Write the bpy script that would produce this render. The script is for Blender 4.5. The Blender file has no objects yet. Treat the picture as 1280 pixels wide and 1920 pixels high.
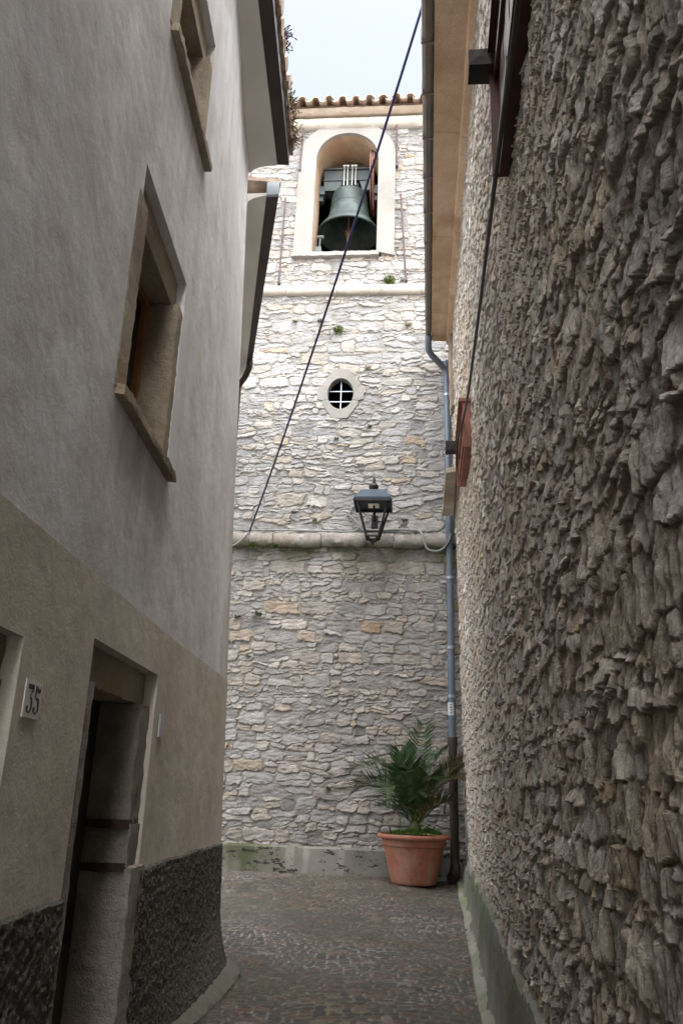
import bpy, math, random
import numpy as np
from mathutils import Vector, Matrix

# ------------------------------------------------------------------ camera, sky, sun, exposure
SC = bpy.context.scene
COL = SC.collection
EYE = 1.65
cam_d = bpy.data.cameras.new("camera")
cam_d.sensor_fit = 'VERTICAL'
cam_d.sensor_height = 36.0
cam_d.lens = 36.0 * 1536.0 / 1920.0
cam_d.clip_start = 0.02
cam_d.clip_end = 3000
cam = bpy.data.objects.new("camera", cam_d)
COL.objects.link(cam)
cam.matrix_world = (Matrix.Translation((0, 0, EYE)) @ Matrix.Rotation(math.pi / 2 + math.radians(18.6), 4, 'X')
                    @ Matrix.Rotation(math.radians(2.0), 4, 'Z'))
SC.camera = cam

SUN_EL, SUN_AZ = math.radians(66), math.radians(166)      # azimuth clockwise from +Y
world = bpy.data.worlds.new("World")
SC.world = world
world.use_nodes = True
wt = world.node_tree
wt.nodes.clear()
w_out = wt.nodes.new('ShaderNodeOutputWorld')
w_bg = wt.nodes.new('ShaderNodeBackground')
w_hs = wt.nodes.new('ShaderNodeHueSaturation')
w_sky = wt.nodes.new('ShaderNodeTexSky')
w_sky.sky_type = 'NISHITA'
w_sky.sun_disc = False
w_sky.sun_elevation = SUN_EL
w_sky.sun_rotation = SUN_AZ
w_sky.air_density = 1.0
w_sky.dust_density = 6.0
w_sky.ozone_density = 1.0
w_hs.inputs['Saturation'].default_value = 0.45            # overcast: almost colourless sky
w_hs.inputs['Value'].default_value = 1.0
w_bg.inputs['Strength'].default_value = 0.053
wt.links.new(w_sky.outputs[0], w_hs.inputs['Color'])
wt.links.new(w_hs.outputs[0], w_bg.inputs['Color'])
wt.links.new(w_bg.outputs[0], w_out.inputs[0])

sun_d = bpy.data.lights.new("sun", 'SUN')
sun_d.energy = 1.5
sun_d.angle = math.radians(140)
sun_d.color = (1.0, 0.985, 0.96)
sun = bpy.data.objects.new("sun", sun_d)
COL.objects.link(sun)
sd = Vector((math.sin(SUN_AZ) * math.cos(SUN_EL), math.cos(SUN_AZ) * math.cos(SUN_EL), math.sin(SUN_EL)))
sun.rotation_euler = sd.to_track_quat('Z', 'Y').to_euler()
sun.location = (0, -4, 20)

SC.view_settings.view_transform = 'Standard'
SC.view_settings.look = 'None'
SC.view_settings.exposure = 3.02
SC.view_settings.gamma = 1.0
SC.view_settings.use_curve_mapping = False
SC.cycles.max_bounces = 10
SC.cycles.diffuse_bounces = 6
SC.cycles.use_denoising = True

# ------------------------------------------------------------------ frames: tower face, left wall, right wall
def unit(a): return np.array([math.cos(a), -math.sin(a), 0.0]), np.array([math.sin(a), math.cos(a), 0.0])
T_t, T_n = unit(math.radians(5.0))
T_0 = np.array([0, 12.3, 0.0])
L_n, L_d = unit(math.radians(1.2))
L_0 = np.array([-1.1, 0, 0.0])
R_n, R_d = unit(math.radians(6.8))
R_n = -R_n
R_0 = np.array([0.44, 0, 0.0])
CORNER, CR = 6.95, 0.3

def sstep(a, b, x):
    x = np.clip((np.asarray(x, float) - a) / (b - a), 0, 1)
    return x * x * (3 - 2 * x)

def world_frame(p): return np.asarray(p, float)
def tower_frame(p):
    p = np.asarray(p, float)
    return T_0 + p[..., 0:1] * T_t - p[..., 1:2] * T_n + p[..., 2:3] * np.array([0, 0, 1.0])
def left_frame(p):                     # (along, out of the wall into the lane, height); the end bulges, leans and turns round the corner
    p = np.asarray(p, float)
    s, o, z = p[..., 0], p[..., 1], p[..., 2]
    o = o + sstep(4.7, 6.95, s) * (0.085 + (z - 1.3) / (7.18 - 1.3) * (-0.205))
    th = np.clip((s - CORNER) / CR, 0, 1.3)
    ex = np.maximum(s - CORNER - CR * 1.3, 0)
    along = np.minimum(s, CORNER) + CR * np.sin(th) + ex * math.cos(1.3)
    out = o * np.cos(th) - CR * (1 - np.cos(th)) - ex * math.sin(1.3)
    along = along + o * np.sin(th)
    return L_0 + along[..., None] * L_d + out[..., None] * L_n + z[..., None] * np.array([0, 0, 1.0])
def right_frame(p):                    # (along, out of the wall into the lane, height); the far end leans in a little
    p = np.asarray(p, float)
    s, o, z = p[..., 0], p[..., 1], p[..., 2]
    o = o + 0.17 * np.clip(s / 12, 0, 1.1) ** 2 * np.clip(z / 8.6, 0, 1.1)
    return R_0 + s[..., None] * R_d + o[..., None] * R_n + z[..., None] * np.array([0, 0, 1.0])
def ground_z(y): return 0.0425 * np.asarray(y, float)

# ------------------------------------------------------------------ object helpers
ORG = {}
def reg(o, loc): ORG[o.name] = np.array(loc, float)
def tag(o, label=None, cat=None, group=None, kind=None):
    if label: o['label'] = label
    if cat: o['category'] = cat
    if group: o['group'] = group
    if kind: o['kind'] = kind
    return o
def thing(name, loc, label, cat, group=None):
    o = bpy.data.objects.new(name, None)
    o.empty_display_size = 0.2
    o.location = loc
    COL.objects.link(o)
    reg(o, loc)
    return tag(o, label, cat, group)
def link_mesh(name, me, mats, parent=None, loc=None):
    o = bpy.data.objects.new(name, me)
    COL.objects.link(o)
    for m in (mats if isinstance(mats, (list, tuple)) else [mats]): me.materials.append(m)
    if parent is not None:
        o.parent = parent
        reg(o, ORG[parent.name])
    else:
        o.location = loc
        reg(o, loc)
    return o

class MB:
    """collects shapes in one frame; build() links them as ONE mesh object"""
    def __init__(self, frame=world_frame): self.f, self.v, self.q, self.mi = frame, [], [], []
    def add(self, vs, fs, m=0):
        b = len(self.v)
        self.v.extend([tuple(map(float, v)) for v in vs])
        self.q.extend([tuple(b + i for i in f) for f in fs])
        self.mi.extend([m] * len(fs))
        return self
    def box(self, a, b, m=0):
        (x0, y0, z0), (x1, y1, z1) = a, b
        vs = [(x0, y0, z0), (x1, y0, z0), (x1, y1, z0), (x0, y1, z0), (x0, y0, z1), (x1, y0, z1), (x1, y1, z1), (x0, y1, z1)]
        return self.add(vs, [(0, 3, 2, 1), (4, 5, 6, 7), (0, 1, 5, 4), (1, 2, 6, 5), (2, 3, 7, 6), (3, 0, 4, 7)], m)
    def rough_box(self, a, b, step=0.04, amp=0.006, seed=0, m=0):
        """box whose faces are cut into a fine grid and roughened: hewn stone"""
        a, b = np.array(a, float), np.array(b, float)
        n = np.maximum(np.round(np.abs(b - a) / step).astype(int), 1)
        idx = {}
        vs, fs = [], []
        def vid(i, j, k):
            key = (i, j, k)
            if key not in idx:
                idx[key] = len(vs)
                p = a + (b - a) * np.array([i / n[0], j / n[1], k / n[2]])
                ed = sum(((i in (0, n[0])), (j in (0, n[1])), (k in (0, n[2]))))
                r = random.Random(hash((i, j, k, seed)))
                c = (a + b) / 2
                p = p + np.array([r.uniform(-1, 1) for _ in range(3)]) * amp
                if ed >= 2: p = p + np.sign(c - p) * amp * 1.2 * r.uniform(0, 1)
                vs.append(p)
            return idx[key]
        for ax in range(3):
            u, w = [q for q in range(3) if q != ax]
            for side in (0, n[ax]):
                for i in range(n[u]):
                    for j in range(n[w]):
                        def c(ii, jj):
                            t = [0, 0, 0]; t[ax] = side; t[u] = ii; t[w] = jj
                            return vid(*t)
                        f = (c(i, j), c(i + 1, j), c(i + 1, j + 1), c(i, j + 1))
                        flip = (side == 0) ^ (ax == 1)
                        fs.append(f[::-1] if flip else f)
        return self.add(vs, fs, m)
    def prism(self, poly, axis, lo, hi, m=0):
        """polygon extruded along an axis; poly holds the two other coordinates in order"""
        n = len(poly)
        def pt(p, h):
            q = [0, 0, 0]; o = [k for k in range(3) if k != axis]
            q[axis] = h; q[o[0]] = p[0]; q[o[1]] = p[1]
            return q
        vs = [pt(p, lo) for p in poly] + [pt(p, hi) for p in poly]
        fs = [tuple(range(n))[::-1], tuple(range(n, 2 * n))] + [(i, (i + 1) % n, n + (i + 1) % n, n + i) for i in range(n)]
        return self.add(vs, fs, m)
    def sweep(self, prof, axis, stops, m=0, jitter=0.0, seed=1):
        """open or closed profile swept through many stops along an axis, slightly uneven"""
        r = random.Random(seed)
        n = len(prof); vs = []; fs = []
        o = [k for k in range(3) if k != axis]
        for s in stops:
            for p in prof:
                q = [0, 0, 0]; q[axis] = s; q[o[0]] = p[0] + r.uniform(-jitter, jitter); q[o[1]] = p[1] + r.uniform(-jitter, jitter)
                vs.append(q)
        for i in range(len(stops) - 1):
            for j in range(n):
                k = (j + 1) % n
                fs.append((i * n + j, i * n + k, (i + 1) * n + k, (i + 1) * n + j))
        fs.append(tuple(range(n))[::-1]); fs.append(tuple((len(stops) - 1) * n + j for j in range(n)))
        return self.add(vs, fs, m)
    def tube(self, pts, r, sides=8, m=0, caps=True):
        pts = [np.array(p, float) for p in pts]
        rs = r if isinstance(r, (list, tuple)) else [r] * len(pts)
        vs, fs = [], []
        up = np.array([0.03, 0.07, 1.0])
        prev = None
        for i, p in enumerate(pts):
            d = pts[min(i + 1, len(pts) - 1)] - pts[max(i - 1, 0)]
            d = d / (np.linalg.norm(d) + 1e-9)
            if prev is None:
                u = np.cross(d, up if abs(d[2]) < 0.9 else np.array([1.0, 0.05, 0.03]))
            else:
                u = prev - d * np.dot(prev, d)
            u /= np.linalg.norm(u); prev = u
            w = np.cross(d, u)
            for k in range(sides):
                a = 2 * math.pi * k / sides
                vs.append(p + (u * math.cos(a) + w * math.sin(a)) * rs[i])
        for i in range(len(pts) - 1):
            for k in range(sides):
                l = (k + 1) % sides
                fs.append((i * sides + k, i * sides + l, (i + 1) * sides + l, (i + 1) * sides + k))
        if caps:
            fs.append(tuple(range(sides))[::-1]); fs.append(tuple((len(pts) - 1) * sides + k for k in range(sides)))
        return self.add(vs, fs, m)
    def lathe(self, prof, c, sides=40, m=0, closed=False):
        vs, fs = [], []
        n = len(prof)
        for r, z in prof:
            for k in range(sides):
                a = 2 * math.pi * k / sides
                vs.append((c[0] + r * math.cos(a), c[1] + r * math.sin(a), c[2] + z))
        for i in range(n - 1 + (1 if closed else 0)):
            ii = (i + 1) % n
            for k in range(sides):
                l = (k + 1) % sides
                fs.append((i * sides + k, i * sides + l, ii * sides + l, ii * sides + k))
        return self.add(vs, fs, m)
    def build(self, name, mats, parent=None, loc=None, smooth=False):
        P = self.f(np.array(self.v, float))
        if parent is not None: org = ORG[parent.name]
        else:
            if loc is None: loc = (P[:, 0].mean(), P[:, 1].mean(), P[:, 2].min())
            org = np.array(loc, float)
        me = bpy.data.meshes.new(name)
        me.from_pydata((P - org).tolist(), [], self.q)
        me.polygons.foreach_set('material_index', self.mi)
        if smooth:
            me.polygons.foreach_set('use_smooth', [True] * len(me.polygons))
            try: me.set_sharp_from_angle(angle=math.radians(40))
            except Exception: pass
        me.update()
        return link_mesh(name, me, mats, parent, tuple(org))

def smooth_path(pts, n=8):
    pts = [np.array(p, float) for p in pts]
    P = [2 * pts[0] - pts[1]] + pts + [2 * pts[-1] - pts[-2]]
    out = []
    for i in range(1, len(P) - 2):
        for k in range(n):
            t = k / n
            out.append(0.5 * (2 * P[i] + (P[i + 1] - P[i - 1]) * t + (2 * P[i - 1] - 5 * P[i] + 4 * P[i + 1] - P[i + 2]) * t * t
                              + (-P[i - 1] + 3 * P[i] - 3 * P[i + 1] + P[i + 2]) * t ** 3))
    out.append(pts[-1])
    return out

def grid_mesh(name, P, mat, parent=None, loc=None, attr=None, keep=None, smooth=True, flip=False):
    """P: (rows, cols, 3) world points -> one sheet; attr: (rows, cols, 4) stored as 'Stone'"""
    R, C = P.shape[:2]
    org = ORG[parent.name] if parent is not None else np.array(loc, float)
    V = (P.reshape(-1, 3) - org).astype(np.float32)
    i = np.arange(R - 1)[:, None] * C + np.arange(C - 1)[None, :]
    F = np.stack([i, i + 1, i + C + 1, i + C], -1).reshape(-1, 4)
    if keep is not None: F = F[keep.reshape(-1)]
    if flip: F = F[:, ::-1]
    me = bpy.data.meshes.new(name)
    me.vertices.add(len(V)); me.vertices.foreach_set('co', V.reshape(-1))
    me.loops.add(F.size); me.loops.foreach_set('vertex_index', F.reshape(-1).astype(np.int32))
    me.polygons.add(len(F)); me.polygons.foreach_set('loop_start', (np.arange(len(F)) * 4).astype(np.int32))
    me.polygons.foreach_set('use_smooth', np.full(len(F), smooth))
    me.update(calc_edges=True)
    if attr is not None:
        a = me.color_attributes.new('Stone', 'FLOAT_COLOR', 'POINT')
        a.data.foreach_set('color', attr.reshape(-1).astype(np.float32))
    me.validate()
    return link_mesh(name, me, mat, parent, None if parent is not None else tuple(org))

# ------------------------------------------------------------------ numpy noise and rubble-stone relief
def vnoise(shape, cell, rng):
    h, w = shape
    cy, cx = (cell, cell) if np.isscalar(cell) else cell
    gh, gw = int(h / cy) + 3, int(w / cx) + 3
    g = rng.random((gh, gw)).astype(np.float32) * 2 - 1
    y = np.arange(h) / cy; x = np.arange(w) / cx
    yi = y.astype(int); xi = x.astype(int)
    fy = (y - yi); fx = (x - xi)
    fy = (fy * fy * (3 - 2 * fy)).astype(np.float32)[:, None]; fx = (fx * fx * (3 - 2 * fx)).astype(np.float32)[None, :]
    a = g[yi][:, xi]; b = g[yi][:, xi + 1]; c = g[yi + 1][:, xi]; d = g[yi + 1][:, xi + 1]
    return (a * (1 - fx) + b * fx) * (1 - fy) + (c * (1 - fx) + d * fx) * fy
def fbm(shape, cell, rng, octv=4, gain=0.5):
    out = np.zeros(shape, np.float32); amp = 1.0
    c = np.array([cell, cell], float) if np.isscalar(cell) else np.array(cell, float)
    for _ in range(octv):
        if c.min() < 1.2: break
        out += amp * vnoise(shape, tuple(c), rng); amp *= gain; c = c / 2
    return out

def stone_map(W, H, res, seed, rows, aspect, warp=0.03, warp_cell=0.25, joint=0.10, split=0.22, tilt=0.35, rot=0.12, big=0.08, shape_p=2.6, dome_k=0.15, under=0.45, chips=0.22, mort_l=0.22, layers=0.0, grain=(0.035, 0.10)):
    """irregular coursed rubble on a regular grid -> relief (0..1.4), stone mask, three random numbers per stone"""
    rng = np.random.default_rng(seed)
    w, h = int(W / res) + 1, int(H / res) + 1
    U = np.broadcast_to((np.arange(w) * res).astype(np.float32)[None, :], (h, w)).copy()
    V = np.broadcast_to((np.arange(h) * res).astype(np.float32)[:, None], (h, w)).copy()
    U += warp * fbm((h, w), warp_cell / res, rng, 4); V += warp * 0.7 * fbm((h, w), warp_cell / res, rng, 4)
    F1 = np.full((h, w), 9.0, np.float32); F2 = np.full((h, w), 9.0, np.float32)
    ID = np.zeros((h, w), np.int32)
    TU = np.zeros((h, w), np.float32); TV = np.zeros((h, w), np.float32)
    stones = []
    v = -rows[1] * 0.5
    while v < H + rows[1]:
        rh = rng.uniform(*rows)
        u = -rng.uniform(0, 0.3) - 0.1
        while u < W + 0.4:
            rw = rh * rng.uniform(*aspect)
            if rng.random() < split and rh > rows[0] * 1.1:
                k = rng.uniform(0.3, 0.7)
                for c0, c1 in ((0, k), (k, 1)):
                    stones.append((u + rw / 2, v + rh * (c0 + c1) / 2, rw / 2, rh * (c1 - c0) / 2))
            elif rng.random() < split * 0.6:
                k = rng.uniform(0.6, 0.8)
                stones.append((u + rw * k / 2, v + rh / 2, rw * k / 2, rh / 2))
                stones.append((u + rw * (1 + k) / 2, v + rh * 0.27, rw * (1 - k) / 2, rh * 0.27))
                stones.append((u + rw * (1 + k) / 2, v + rh * 0.77, rw * (1 - k) / 2, rh * 0.23))
            else:
                g = rng.uniform(1.15, 1.45) if rng.random() < big * 3 else 1.0
                stones.append((u + rw / 2, v + rh / 2, rw / 2 * (1 + (g - 1) * .5), rh / 2 * g))
            u += rw
        v += rh
    n = len(stones)
    rnd = rng.random((n, 6)).astype(np.float32)
    for i, (cu, cv, a, b) in enumerate(stones):
        cu += (rnd[i, 3] - .5) * a * 0.35; cv += (rnd[i, 4] - .5) * b * 0.5
        R = max(a, b) * 1.75 + warp * 2
        y0, y1 = max(int((cv - b * 1.9 - warp * 2) / res), 0), min(int((cv + b * 1.9 + warp * 2) / res) + 2, h)
        x0, x1 = max(int((cu - a * 1.75 - warp * 2) / res), 0), min(int((cu + a * 1.75 + warp * 2) / res) + 2, w)
        if y1 <= y0 or x1 <= x0: continue
        sl = (slice(y0, y1), slice(x0, x1))
        du, dv = U[sl] - cu, V[sl] - cv
        t = (rnd[i, 5] - .5) * 2 * rot
        eu = (du * math.cos(t) + dv * math.sin(t)) / a; ev = (dv * math.cos(t) - du * math.sin(t)) / b
        d = (np.abs(eu) ** shape_p + np.abs(ev) ** shape_p) ** (1 / shape_p)
        f1, f2 = F1[sl], F2[sl]
        new = d < f1
        F2[sl] = np.where(new, f1, np.minimum(f2, d)); F1[sl] = np.where(new, d, f1)
        ID[sl] = np.where(new, i, ID[sl]); TU[sl] = np.where(new, eu, TU[sl]); TV[sl] = np.where(new, ev, TV[sl])
    gap = F2 - F1
    mask = sstep(joint * 0.45, joint * 1.25, gap).astype(np.float32) * (1 - sstep(1.08, 1.3, F1).astype(np.float32))
    r1, r2, r3 = rnd[ID, 0], rnd[ID, 1], rnd[ID, 2]
    r2_ = rnd[ID, 1]
    dome = sstep(0, 0.4, gap).astype(np.float32)
    face = 0.42 + 0.50 * r1 + dome_k * dome + tilt * ((rnd[ID, 3] - .5) * TU * 1.3 + (rnd[ID, 4] - .5 - under) * TV)
    # fractured faces: ridged noise stretched along the bedding, different in every stone
    chip = fbm((h, w), (grain[0] * .85 / res, grain[1] * .85 / res), rng, 4, 0.6)
    ridge = 1 - np.abs(fbm((h, w), (grain[0] * 1.6 / res, grain[1] * 1.6 / res), rng, 4, 0.6)) * 2.2
    face = face + chips * (0.75 * chip + 0.6 * ridge)
    lay = fbm((h, w), (grain[0] / res, grain[1] / res), rng, 4, 0.65) * 2.6 + r2_ * 3
    lay = np.floor(lay) + sstep(0.72, 1.0, lay - np.floor(lay))            # split bedding planes: small crisp steps
    face = face + layers * (lay - 2.0)
    mort = mort_l + 0.16 * fbm((h, w), 0.10 / res, rng, 5, 0.6)
    return dict(h=(mask * face + (1 - mask) * mort).astype(np.float32), m=mask, r1=r1, r2=r2, r3=r3, res=res)

def sample(M, u, v, keys=('h', 'm', 'r1', 'r2', 'r3')):
    A = M['h']; H, W = A.shape
    x = np.clip(u / M['res'], 0, W - 1.001); y = np.clip(v / M['res'], 0, H - 1.001)
    xi, yi = x.astype(int), y.astype(int)
    fx, fy = (x - xi).astype(np.float32), (y - yi).astype(np.float32)
    out = []
    for k in keys:
        A = M[k]
        if k in ('h', 'm'):
            out.append((A[yi, xi] * (1 - fx) + A[yi, xi + 1] * fx) * (1 - fy) + (A[yi + 1, xi] * (1 - fx) + A[yi + 1, xi + 1] * fx) * fy)
        else:
            out.append(A[np.round(y).astype(int), np.round(x).astype(int)])
    return out

# ------------------------------------------------------------------ materials
class NT:
    def __init__(self, name, rough=0.85, spec=0.25, metal=0.0):
        self.m = bpy.data.materials.new(name); self.m.use_nodes = True
        self.t = self.m.node_tree; self.t.nodes.clear()
        self.out = self.n('ShaderNodeOutputMaterial'); self.b = self.n('ShaderNodeBsdfPrincipled')
        self.l(self.b.outputs[0], self.out.inputs[0])
        self.b.inputs['Roughness'].default_value = rough
        self.b.inputs['Specular IOR Level'].default_value = spec
        self.b.inputs['Metallic'].default_value = metal
        self.geo = self.n('ShaderNodeNewGeometry')
    def n(self, t): return self.t.nodes.new(t)
    def l(self, a, b): self.t.links.new(a, b)
    def pos(self, scale=(1, 1, 1)):
        mp = self.n('ShaderNodeMapping'); mp.inputs['Scale'].default_value = scale
        self.l(self.geo.outputs['Position'], mp.inputs['Vector'])
        return mp.outputs[0]
    def noise(self, scale, detail=4, rough=0.55, vec=None, sc=(1, 1, 1)):
        x = self.n('ShaderNodeTexNoise'); x.inputs['Scale'].default_value = scale
        x.inputs['Detail'].default_value = detail; x.inputs['Roughness'].default_value = rough
        self.l(vec if vec is not None else self.pos(sc), x.inputs['Vector'])
        return x.outputs[0]
    def voronoi(self, scale, sc=(1, 1, 1), feature='F1'):
        x = self.n('ShaderNodeTexVoronoi'); x.feature = feature; x.inputs['Scale'].default_value = scale
        self.l(self.pos(sc), x.inputs['Vector'])
        return x.outputs[0], x.outputs[1] if feature == 'F1' else None
    def ramp(self, f, stops, interp='LINEAR'):
        r = self.n('ShaderNodeValToRGB'); r.color_ramp.interpolation = interp
        e = r.color_ramp.elements
        while len(e) < len(stops): e.new(0.5)
        for k, (p, c) in enumerate(stops):
            e[k].position = p
            e[k].color = (c[0], c[1], c[2], 1) if hasattr(c, '__len__') else (c, c, c, 1)
        self.l(f, r.inputs[0])
        return r.outputs[0]
    def mix(self, f, a, b, mode='MIX'):
        x = self.n('ShaderNodeMix'); x.data_type = 'RGBA'; x.blend_type = mode
        for s, v in ((x.inputs[0], f), (x.inputs[6], a), (x.inputs[7], b)):
            if hasattr(v, 'is_linked'): self.l(v, s)
            elif hasattr(v, '__len__'): s.default_value = (v[0], v[1], v[2], 1)
            else: s.default_value = v
        return x.outputs[2]
    def math(self, op, a, b=0.5):
        x = self.n('ShaderNodeMath'); x.operation = op
        for s, v in ((x.inputs[0], a), (x.inputs[1], b)):
            if hasattr(v, 'is_linked'): self.l(v, s)
            else: s.default_value = v
        return x.outputs[0]
    def attr(self, name='Stone'):
        x = self.n('ShaderNodeAttribute'); x.attribute_name = name
        s = self.n('ShaderNodeSeparateColor'); self.l(x.outputs['Color'], s.inputs[0])
        return s.outputs[0], s.outputs[1], s.outputs[2], x.outputs['Alpha']
    def height(self):
        s = self.n('ShaderNodeSeparateXYZ'); self.l(self.geo.outputs['Position'], s.inputs[0])
        return s.outputs[2]
    def color(self, c): self.l(c, self.b.inputs['Base Color']); return self
    def bump(self, *hs):
        prev = None
        for h, st, d in hs:
            x = self.n('ShaderNodeBump'); x.inputs['Strength'].default_value = st; x.inputs['Distance'].default_value = d
            self.l(h, x.inputs['Height'])
            if prev is not None: self.l(prev, x.inputs['Normal'])
            prev = x.outputs[0]
        self.l(prev, self.b.inputs['Normal'])
        return self

def simple(name, c, var=0.25, scale=6, rough=0.7, spec=0.3, metal=0.0, bump=0.15, bscale=60, c2=None):
    k = NT(name, rough, spec, metal)
    lo = tuple(x * (1 - var) for x in c); hi = c2 or tuple(min(x * (1 + var), 1) for x in c)
    k.color(k.ramp(k.noise(scale, 6), [(0.3, lo), (0.7, hi)]))
    k.bump((k.noise(bscale, 4), bump, 0.004))
    return k.m

def m_tower():
    k = NT('rubble_stone_pale', 0.9, 0.15)
    r1, r2, m, r3 = k.attr()
    st = k.ramp(r1, [(0.0, (.145, .147, .152)), (0.22, (.18, .179, .177)), (0.5, (.212, .206, .196)), (0.74, (.255, .23, .195)), (0.86, (.335, .32, .30)), (0.96, (.25, .215, .17)), (1.0, (.25, .19, .13))])
    st = k.mix(k.ramp(r2, [(0, 0.0), (1, 0.7)]), st, (.285, .29, .30))
    n1 = k.noise(7, 8, 0.65)
    st = k.mix(0.55, st, k.ramp(n1, [(0.3, 0.32), (0.7, 0.78)]), 'OVERLAY')
    st = k.mix(0.5, st, k.ramp(k.noise(45, 7, 0.75), [(0.3, 0.25), (0.7, 0.75)]), 'OVERLAY')
    mo = k.ramp(k.noise(18, 5), [(0.3, (.178, .168, .152)), (0.7, (.245, .235, .216))])
    c = k.mix(m, mo, st)
    z = k.height()
    # the part below the lower string course was never cleaned: browner stone
    low = k.math('MULTIPLY', k.ramp(k.math('MULTIPLY', z, 0.1), [(0.515, 1.0), (0.535, 0.0)]), 0.16)
    c = k.mix(low, c, k.mix(1.0, c, (.80, .70, .585), 'MULTIPLY'))
    # moss just below the course and near the ground, dark rain streaks
    band = k.math('MULTIPLY', k.ramp(k.math('MULTIPLY', z, 0.1), [(0.475, 0), (0.51, 1), (0.523, 1), (0.53, 0)]), k.ramp(k.noise(2.2, 4), [(0.42, 0), (0.62, 1)]))
    c = k.mix(k.math('MULTIPLY', band, 0.75), c, (.075, .085, .035))
    streak = k.ramp(k.noise(1.6, 5, 0.6, sc=(1.6, 1.6, 0.22)), [(0.5, 0), (0.75, 0.5)])
    c = k.mix(streak, c, k.mix(1.0, c, (.62, .60, .57), 'MULTIPLY'))
    k.color(c)
    k.bump((k.noise(28, 8, 0.65, sc=(1, 1, 1.8)), 0.6, 0.014), (k.noise(110, 5, 0.7), 0.5, 0.006))
    return k.m

def m_right():
    k = NT('rubble_stone_dark', 0.92, 0.12)
    r1, r2, m, r3 = k.attr()
    st = k.ramp(r1, [(0.0, (.29, .28, .27)), (0.25, (.40, .378, .35)), (0.55, (.46, .412, .35)), (0.8, (.42, .352, .272)), (0.93, (.52, .50, .465)), (1.0, (.66, .64, .61))])
    st = k.mix(k.ramp(r2, [(0.2, 0.0), (1, 0.6)]), st, (.41, .395, .38))
    st = k.mix(0.75, st, k.ramp(k.noise(13, 9, 0.7), [(0.28, 0.22), (0.72, 0.8)]), 'OVERLAY')
    st = k.mix(0.6, st, k.ramp(k.noise(70, 6, 0.75), [(0.3, 0.2), (0.7, 0.8)]), 'OVERLAY')
    speck = k.ramp(k.noise(75, 3, 0.6), [(0.60, 0), (0.72, 1)])
    st = k.mix(k.math('MULTIPLY', speck, 0.35), st, (.50, .48, .44))
    mo = k.ramp(k.noise(24, 6), [(0.3, (.18, .145, .105)), (0.7, (.31, .265, .20))])
    c = k.mix(m, mo, st)
    big = k.ramp(k.noise(0.55, 4), [(0.4, 0), (0.7, 0.55)])
    c = k.mix(big, c, k.mix(1.0, c, (.92, .80, .64), 'MULTIPLY'))
    k.color(c)
    k.bump((k.noise(38, 9, 0.75, sc=(1.5, 1.5, 0.6)), 0.65, 0.013), (k.noise(120, 6, 0.7), 0.8, 0.007))
    return k.m

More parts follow.
